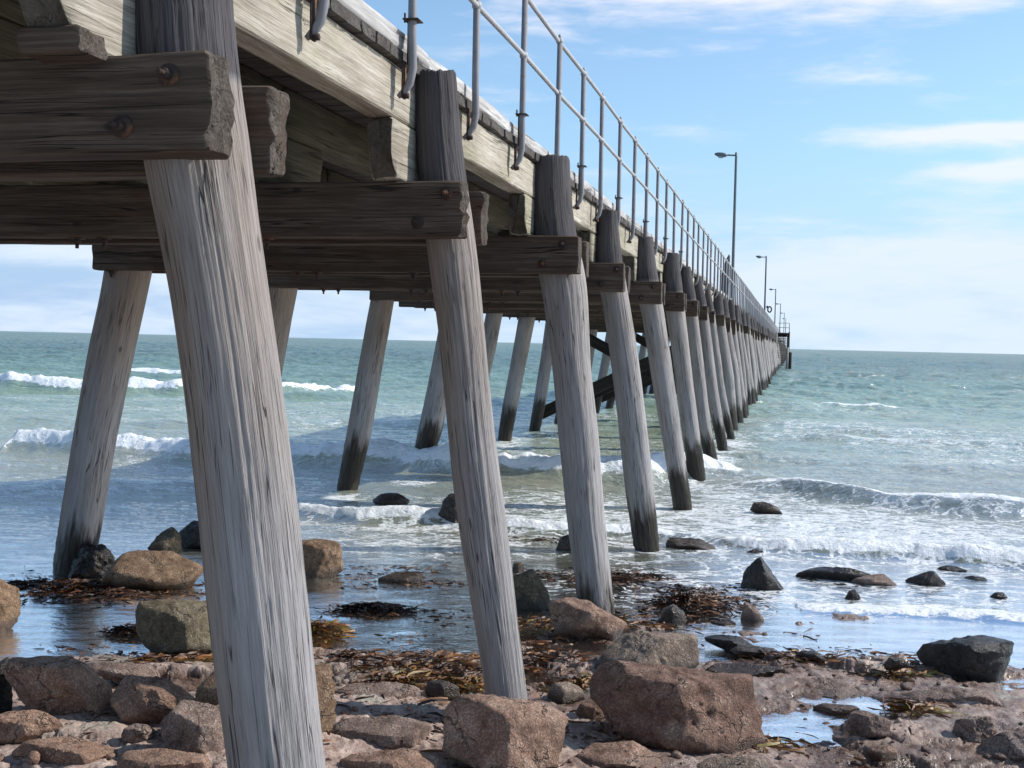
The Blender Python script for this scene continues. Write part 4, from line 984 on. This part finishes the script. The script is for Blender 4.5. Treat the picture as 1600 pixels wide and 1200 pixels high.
B = boulder
B([(-60, 960), (-50, 915), (-20, 898), (8, 903), (28, 925), (33, 960), (28, 985), (0, 994), (-40, 992)], 'r_gold', 'rounded brown boulder cut off by the left edge of the photo above the still pool', 1)
B([(160, 905), (172, 884), (200, 868), (235, 860), (272, 866), (305, 878), (321, 893), (318, 908), (290, 920), (250, 928), (190, 922)], 'r_gold', 'low golden brown boulder between the left far pile and the nearest pile', 2, facets=5)
B([(105, 900), (110, 868), (130, 853), (160, 855), (182, 868), (190, 890), (180, 908)], 'r_dark', 'black weed-covered lump against the foot of the leftmost pile', 3, rough=2.2)
B([(231, 858), (250, 835), (270, 823), (282, 838), (286, 862), (260, 870)], 'r_olive', 'dark wedge-shaped rock standing in the water left of the nearest pile', 4, facets=4)
B([(272, 840), (285, 820), (305, 814), (335, 822), (350, 850), (330, 862), (285, 860)], 'r_dark', 'black wet rock in the water half hidden behind the nearest pile', 5)
B([(213, 962), (216, 945), (250, 940), (290, 936), (340, 940), (350, 985), (340, 1015), (295, 1027), (250, 1020), (216, 1005)], 'r_olive', 'squarish olive brown block at the edge of the pool, just left of the nearest pile', 6, facets=4, depth=.8, box=5)
B([(8, 1055), (20, 1032), (60, 1025), (100, 1030), (135, 1045), (160, 1075), (178, 1105), (165, 1122), (110, 1126), (50, 1110), (15, 1090)], 'r_red', 'large reddish brown boulder sloping down to the right near the left edge', 7, facets=6)
B([(-40, 1060), (-10, 1030), (8, 1040), (12, 1080), (20, 1115), (-20, 1125), (-50, 1110)], 'r_dark', 'dark rock at the left edge tucked behind the large reddish boulder', 8)
B([(140, 1048), (150, 1036), (190, 1033), (235, 1038), (254, 1048), (253, 1064), (200, 1070), (150, 1066)], 'r_grey', 'low flat-topped slab behind the gap between two reddish boulders on the left', 9, box=5, facets=4)
B([(172, 1095), (178, 1068), (205, 1055), (250, 1062), (290, 1075), (318, 1085), (310, 1105), (270, 1125), (200, 1132), (178, 1122)], 'r_red', 'reddish boulder with a flat tan top, right of the large sloping one', 10, facets=6)
B([(250, 1135), (253, 1102), (285, 1096), (330, 1098), (362, 1105), (365, 1160), (340, 1188), (275, 1190), (252, 1170)], 'r_grey', 'pale grey speckled block touching the left side of the nearest pile', 11, box=5, facets=4)
B([(300, 1130), (315, 1075), (335, 1045), (390, 1030), (470, 1025), (515, 1028), (527, 1045), (522, 1080), (510, 1120), (518, 1160), (480, 1200), (380, 1230), (320, 1190)], 'r_gold', 'tall brown boulder partly hidden behind the foot of the nearest pile', 12, depth=.5, base=1165)
B([(190, 1145), (200, 1132), (222, 1130), (244, 1142), (247, 1157), (220, 1166), (195, 1160)], 'r_grey', 'small pale stone in front of the reddish boulder with the flat top', 13, sub=4)
B([(-30, 1130), (10, 1112), (60, 1108), (95, 1120), (98, 1136), (50, 1152), (-20, 1158)], 'r_red', 'low reddish slab at the left edge below the large sloping boulder', 14, box=4)
B([(460, 880), (466, 845), (500, 842), (528, 850), (536, 868), (530, 890), (505, 906), (470, 908)], 'r_gold', 'rusty brown wet boulder in the shallows right of the nearest pile', 15, facets=6)
B([(684, 812), (688, 785), (702, 770), (725, 772), (745, 800), (745, 822), (700, 826)], 'r_dark', 'black rock in the surf just left of the second pile', 16)
B([(582, 782), (600, 770), (622, 770), (640, 782), (630, 792), (595, 792)], 'r_wet', 'low brown rock washed over by foam between two far piles', 17, sub=4)
B([(798, 945), (800, 905), (812, 890), (832, 893), (850, 915), (862, 945), (840, 958), (805, 958)], 'r_olive', 'dark rounded boulder between the second and third piles', 18, facets=4, box=2.6)
B([(856, 945), (862, 935), (885, 933), (920, 942), (955, 958), (978, 975), (980, 990), (950, 1000), (905, 1000), (872, 988)], 'r_red', 'brown wedge boulder sloping down to the right in front of the third pile', 19, facets=5)
B([(693, 1110), (705, 1092), (740, 1088), (775, 1092), (795, 1086), (820, 1092), (868, 1112), (887, 1128), (886, 1175), (865, 1198), (800, 1215), (720, 1205), (695, 1180)], 'r_red', 'big brown boulder in front of the second pile at the bottom edge', 20, depth=.7, facets=6, box=3.8, base=1205)
B([(914, 1090), (918, 1045), (945, 1038), (985, 1042), (1030, 1045), (1100, 1042), (1150, 1055), (1165, 1080), (1180, 1105), (1198, 1125), (1194, 1152), (1160, 1172), (1100, 1170), (1040, 1150), (980, 1140), (930, 1120)], 'r_brown', 'largest boulder, dark fronted and knobbly, right of centre in the foreground', 21, depth=.62, facets=8, rough=1.25)
B([(925, 1050), (930, 1022), (950, 1008), (990, 994), (1040, 988), (1080, 998), (1092, 1018), (1088, 1040), (1040, 1056), (960, 1058)], 'r_tan', 'pale tan rock lying just behind and above the largest boulder', 22, depth=.8, base=1066)
B([(900, 1112), (910, 1096), (930, 1092), (952, 1104), (955, 1120), (930, 1128), (905, 1124)], 'r_red', 'small round stone against the left foot of the largest boulder', 23, sub=4)
B([(855, 1085), (865, 1068), (885, 1065), (908, 1076), (913, 1092), (890, 1100), (862, 1098)], 'r_tan', 'small tan stone right of the foot of the second pile', 24, sub=4)
B([(664, 1082), (672, 1066), (690, 1062), (715, 1074), (720, 1088), (695, 1094), (670, 1093)], 'r_wet', 'small dark brown stone among weed left of the foot of the second pile', 25, sub=4)
B([(1038, 1160), (1045, 1142), (1080, 1138), (1104, 1145), (1110, 1160), (1085, 1170), (1050, 1170)], 'r_red', 'flat reddish wedge leaning on the front of the largest boulder', 26, sub=4, base=1172)
B([(1155, 918), (1165, 890), (1178, 871), (1188, 871), (1205, 888), (1225, 908), (1229, 918), (1200, 926), (1165, 926)], 'r_dark', 'black pyramid-shaped rock standing in the foamy shallows', 27, facets=4, rough=.8)
B([(1242, 902), (1262, 892), (1310, 888), (1360, 890), (1392, 900), (1380, 912), (1320, 916), (1265, 910)], 'r_dark', 'long low black rock like a whale back in the shallows', 28, box=2.4, facets=3)
B([(1325, 912), (1350, 900), (1380, 897), (1403, 907), (1400, 916), (1360, 920), (1330, 919)], 'r_grey', 'flat grey rock touching the right end of the long low black rock', 29, sub=4)
B([(1415, 905), (1435, 897), (1455, 892), (1475, 903), (1478, 915), (1450, 919), (1425, 914)], 'r_dark', 'low dark pointed rock right of the long black one', 30, sub=4)
B([(1320, 936), (1328, 923), (1336, 921), (1344, 932), (1345, 942), (1325, 943)], 'r_dark', 'tiny dark pointed rock below the long low black rock', 31, sub=4)
B([(1545, 934), (1555, 926), (1566, 925), (1574, 934), (1572, 939), (1550, 940)], 'r_dark', 'small black rock in the foam near the right edge', 32, sub=4)
B([(1463, 888), (1480, 883), (1500, 885), (1512, 892), (1490, 897), (1470, 893)], 'r_dark', 'thin low dark rock farthest out on the right', 33, sub=4)
B([(1503, 905), (1518, 900), (1535, 901), (1543, 907), (1520, 911)], 'r_dark', 'flat black sliver of rock just below the thin low one on the right', 34, sub=4)
B([(1432, 1022), (1445, 1008), (1475, 1006), (1510, 1000), (1545, 996), (1575, 996), (1582, 1010), (1582, 1050), (1560, 1062), (1500, 1060), (1465, 1050), (1442, 1034)], 'r_dark', 'large dark blocky boulder at the water edge far right', 35, facets=5, box=4, depth=.6)
B([(1156, 970), (1158, 948), (1164, 941), (1180, 952), (1194, 968), (1185, 976), (1160, 976)], 'r_grey', 'pale wet pointed stone shining in the shallow water', 36, sub=4, facets=3)
B([(1040, 852), (1050, 842), (1085, 841), (1110, 848), (1118, 858), (1090, 863), (1055, 862)], 'r_wet', 'flat brown rock in the surf right of the fourth pile', 37, sub=4, box=4)
B([(1172, 798), (1178, 786), (1195, 784), (1215, 794), (1222, 803), (1195, 806), (1175, 805)], 'r_wet', 'small brown rock far out in the surf', 38, sub=4)
B([(1165, 864), (1178, 858), (1190, 859), (1194, 867), (1180, 870)], 'r_dark', 'tiny dark rock just above the black pyramid-shaped one', 39, sub=4)
B([(1030, 972), (1038, 952), (1052, 944), (1068, 956), (1073, 972), (1055, 982), (1036, 980)], 'r_wet', 'small brown pointed stone at the front of the wet weed mound', 40, sub=4)
B([(1110, 974), (1120, 967), (1140, 968), (1150, 976), (1135, 982), (1115, 980)], 'r_wet', 'small flat dark stone between the weed mound and the pale pointed stone', 41, sub=4)
B([(1320, 1138), (1330, 1114), (1350, 1110), (1385, 1115), (1393, 1128), (1388, 1146), (1350, 1150), (1325, 1145)], 'r_grey', 'squarish grey brown stone standing in the narrow channel', 42, sub=5, box=5, facets=3)
B([(1487, 1148), (1495, 1130), (1520, 1125), (1535, 1118), (1550, 1126), (1556, 1145), (1540, 1160), (1505, 1162)], 'r_grey', 'knobbly grey stone left of the slab in the bottom right corner', 43, rough=2.0)
B([(1522, 1172), (1540, 1150), (1580, 1140), (1640, 1142), (1680, 1160), (1660, 1185), (1580, 1188), (1535, 1182)], 'r_grey', 'flat grey slab in the bottom right corner of the photo', 44, box=4)
B([(1355, 1178), (1365, 1167), (1385, 1165), (1402, 1172), (1400, 1184), (1370, 1187)], 'r_red', 'small brown stone near the bottom edge below the channel', 45, sub=4)
B([(1243, 1026), (1252, 1018), (1272, 1017), (1290, 1025), (1288, 1033), (1258, 1034)], 'r_dark', 'small flat black stone at the top of the right-hand rock shelf', 46, sub=4)
B([(1100, 1000), (1115, 991), (1150, 995), (1185, 1008), (1190, 1018), (1150, 1020), (1110, 1010)], 'r_dark', 'thin dark slab lying behind the largest boulder to the right', 47, sub=4, box=4)
B([(1140, 1018), (1160, 1008), (1200, 1012), (1225, 1022), (1190, 1030), (1150, 1028)], 'r_wet', 'flat wet brown slab just below the thin dark one', 48, sub=4, box=4)
B([(868, 858), (876, 842), (890, 835), (905, 845), (905, 860), (880, 864)], 'r_wet', 'small weed-brown rock just left of the third pile', 49, sub=4)
B([(1380, 1038), (1392, 1026), (1408, 1028), (1418, 1040), (1400, 1046), (1384, 1045)], 'r_wet', 'small dark stone between the shelf and the large dark boulder far right', 50, sub=4)
B([(800, 893), (803, 878), (815, 880), (820, 893), (810, 900)], 'r_tan', 'tiny pale stone peeping out behind the dark rounded boulder', 51, sub=4)
B([(590, 905), (615, 895), (650, 893), (665, 905), (640, 914), (605, 912)], 'r_wet', 'low weedy brown rock at the head of the blue pool', 52, sub=4, zlift=.01)
B([(1270, 1105), (1290, 1098), (1330, 1102), (1345, 1112), (1310, 1120), (1280, 1116)], 'r_red', 'thin reddish slab on the shelf beside the channel', 53, sub=4, box=4)

for i_, (pts_, mt_, lb_) in enumerate([
  ([(20, 1180), (40, 1160), (110, 1150), (185, 1158), (200, 1180), (150, 1205), (60, 1210)], 'r_red', 'broad pink slab at the bottom edge, left of centre between two smaller slabs'),
  ([(185, 1195), (205, 1172), (260, 1168), (320, 1180), (335, 1205), (260, 1222), (200, 1215)], 'r_red', 'reddish slab at the bottom edge touching the grey speckled block'),
  ([(520, 1140), (545, 1120), (620, 1118), (672, 1132), (665, 1156), (600, 1165), (535, 1160)], 'r_grey', 'flat purple grey slab between the nearest pile and the big bottom boulder'),
  ([(530, 1190), (560, 1172), (640, 1170), (685, 1185), (690, 1212), (600, 1225), (540, 1215)], 'r_red', 'red slab at the bottom edge left of the big bottom boulder'),
  ([(525, 1085), (550, 1068), (620, 1066), (660, 1078), (640, 1096), (560, 1100)], 'r_grey', 'low purple grey slab right of the brown boulder behind the nearest pile'),
  ([(895, 1185), (920, 1162), (985, 1158), (1045, 1172), (1050, 1198), (980, 1212), (910, 1208)], 'r_red', 'flat reddish slab at the bottom edge below the largest boulder'),
  ([(1080, 1200), (1105, 1184), (1170, 1182), (1215, 1196), (1200, 1222), (1110, 1226)], 'r_tan', 'tan slab at the bottom edge, right below the largest boulder'),
  ([(1195, 1075), (1220, 1060), (1300, 1058), (1350, 1070), (1330, 1090), (1240, 1094)], 'r_grey', 'broad grey brown slab on the right-hand shelf above the channel'),
  ([(1405, 1095), (1430, 1080), (1520, 1078), (1580, 1090), (1560, 1112), (1450, 1116)], 'r_grey', 'wide flat slab on the shelf above the knobbly grey stone'),
  ([(1100, 1050), (1120, 1038), (1190, 1038), (1235, 1050), (1210, 1066), (1130, 1068)], 'r_wet', 'wet brown slab right behind the shoulder of the largest boulder')]):
    B(pts_, mt_, lb_, 70 + i_, name='flat_rock', sub=5, box=5, facets=3, depth=.9, rough=1.0, bury=.5, zlift=-.035)

# pebbles and rubble (uncountable)
rp = random.Random(5); mb = MB(); V2, F2 = ico(2)
for i in range(2000):
    u = rp.uniform(-150, 1750); v = 1215 - 330 * rp.random() ** 1.25
    p = on_z(u, v, .04); a_, d_ = ad(p)
    if fbm(np.array([a_ * 1.3]), np.array([d_ * 1.6]), 8.8, 3)[0] < -.02 and rp.random() < .85: continue
    z = gh(p)
    if z < -.03: continue
    s_ = .007 + .022 * rp.random() ** 3.2
    if rp.random() < .06: s_ *= 2.0
    A3 = Matrix.Rotation(rp.uniform(0, 6.28), 3, 'Z') @ Matrix.Rotation(rp.uniform(-.4, .4), 3, 'X')
    sc = np.array([1, rp.uniform(.6, .95), rp.uniform(.35, .7)]) * s_
    nv = V2 * (1 + .16 * pn(V2[:, 0] * 1.7 + i, V2[:, 1] * 1.7, V2[:, 2] * 1.7))[:, None] * sc
    nv = nv @ np.array(A3).T + np.array([p.x, p.y, z + s_ * .25])
    mb.add(nv, None, F2)
o = mb.build('pebbles', M['r_red']); tag(o, 'loose pebbles and rubble strewn over the rock shelf', 'pebbles', kind='stuff')

# ------------------------------------------------------------------ seaweed
m, n = newmat('seaweed')
at = n.n('ShaderNodeAttribute', attribute_name='gco').outputs['Vector']; sp = n.n('ShaderNodeSeparateXYZ', {0: at})
pn_ = n.noise(n.n('ShaderNodeNewGeometry').outputs['Position'], 30, 4, .6)
col = n.ramp(sp.outputs[0], [(0, (.012, .009, .007)), (.35, (.06, .027, .015)), (.6, (.14, .055, .022)), (.8, (.25, .105, .026)), (.93, (.24, .15, .035)), (1, (.14, .16, .03))])
col = n.mix(n.smooth(pn_, .35, .65), n.mix(1.0, col, (.6, .6, .6), 'MULTIPLY'), col)
bs = n.n('ShaderNodeBsdfPrincipled', {'Base Color': col, 'Roughness': .5, 'Specular IOR Level': .35})
n.n('ShaderNodeOutputMaterial', {0: bs}); M['weed'] = m
def weed(mb, u, v, su, sv, cnt, lo_, hi_, rr_, lift=.014, L=.20, z0=None, mound=0.0):
    for i in range(cnt):
        g1, g2 = rr_.gauss(0, .5), rr_.gauss(0, .5)
        p = on_z(u + su * g1, v + sv * g2, .03)
        z = max(gh(p), -.02 if z0 is None else z0) + mound * math.exp(-(g1 * g1 + g2 * g2) * 3.0) * rr_.uniform(.3, 1)
        th_ = rr_.uniform(0, 6.28); w_ = rr_.uniform(.003, .009); ln = rr_.uniform(.4, 1.3) * L; n_ = 5
        cv = rr_.uniform(-2.5, 2.5); up = rr_.uniform(0, lift); c_ = rr_.uniform(lo_, hi_)
        vs = []; x, y = p.x, p.y
        for j in range(n_):
            t_ = j / (n_ - 1); x += math.cos(th_) * ln / n_; y += math.sin(th_) * ln / n_; th_ += cv * .25
            ww = w_ * math.sin(math.pi * (.15 + .8 * t_)) ; nx, ny = -math.sin(th_) * ww, math.cos(th_) * ww
            zz = z + .006 + up * math.sin(math.pi * t_) + rr_.uniform(0, .006)
            vs += [(x - nx, y - ny, zz - rr_.uniform(0, .008)), (x + nx, y + ny, zz + rr_.uniform(0, .008))]
        q = [(2 * j, 2 * j + 1, 2 * j + 3, 2 * j + 2) for j in range(n_ - 1)]
        mb.add(vs, q, None, [(c_, 0, 0)] * len(vs))
rw = random.Random(21); mb = MB()
for (u, v, su, sv, c, lo_, hi_) in [(150, 918, 170, 16, 1300, .0, .7), (270, 912, 70, 14, 380, .2, .85), (60, 905, 80, 16, 420, 0, .45), (120, 1008, 70, 6, 120, .3, .8), (270, 1040, 90, 8, 130, .3, .9),
        (620, 885, 70, 7, 300, .2, .7), (680, 907, 80, 7, 380, .2, .75), (560, 905, 80, 10, 140, .1, .6), (700, 962, 45, 9, 90, .1, .6), (640, 990, 45, 7, 90, .3, .8),
        (690, 1040, 80, 14, 300, .2, .9), (640, 1065, 60, 14, 240, .4, 1.0), (735, 1078, 40, 8, 200, .5, 1.0), (560, 1040, 70, 12, 120, .1, .7), (830, 965, 55, 18, 520, .4, .95), (850, 1000, 40, 8, 120, .3, .8),
        (850, 1030, 60, 8, 150, .2, .8), (905, 1060, 40, 10, 200, .4, 1.0), (860, 895, 70, 10, 420, .1, .6), (985, 900, 70, 14, 520, .1, .6), (1010, 965, 70, 14, 520, .4, .98), (1090, 915, 70, 10, 300, .0, .5), (1130, 940, 60, 16, 150, .1, .5),
        (870, 838, 90, 5, 160, .2, .6), (1250, 1035, 50, 5, 90, .5, .95), (1370, 1015, 40, 4, 50, .4, .8), (1400, 1052, 40, 6, 110, .6, 1.0), (1420, 1110, 30, 6, 90, .5, 1.0), (1190, 1165, 35, 8, 60, .7, 1.0),
        (1340, 1020, 300, 40, 120, .1, .7), (900, 1150, 500, 60, 130, .1, .8), (350, 1140, 350, 60, 110, .1, .8), (780, 1045, 60, 20, 120, .2, .9), (1050, 935, 60, 20, 260, 0, .5), (1270, 948, 60, 5, 24, .4, .7)]:
    weed(mb, u, v, su, sv, c, lo_, hi_, rw)
o = mb.build('seaweed', M['weed']); tag(o, 'scattered red brown and orange seaweed over the wet shore', 'seaweed', kind='stuff')
def clump(u, v, su, sv, c, lo_, hi_, h, label, z0=0.0):
    mb = MB(); weed(mb, u, v, su, sv, c, lo_, hi_, random.Random(int(u)), lift=.018, L=.15, z0=z0, mound=h)
    o = mb.build('seaweed_clump', M['weed']); tag(o, label, 'seaweed')
clump(585, 950, 48, 6, 700, .05, .55, .045, 'dark brown clump of seaweed lying in the middle of the blue pool')
clump(503, 988, 30, 12, 420, .6, 1.0, .10, 'orange and green seaweed clump just right of the nearest pile')
clump(1085, 945, 60, 18, 1000, 0, .75, .07, 'glistening dark mound of wet seaweed left of the pale pointed stone', .02)
clump(215, 985, 45, 8, 320, 0, .35, .05, 'dark seaweed clump floating left of the olive block')
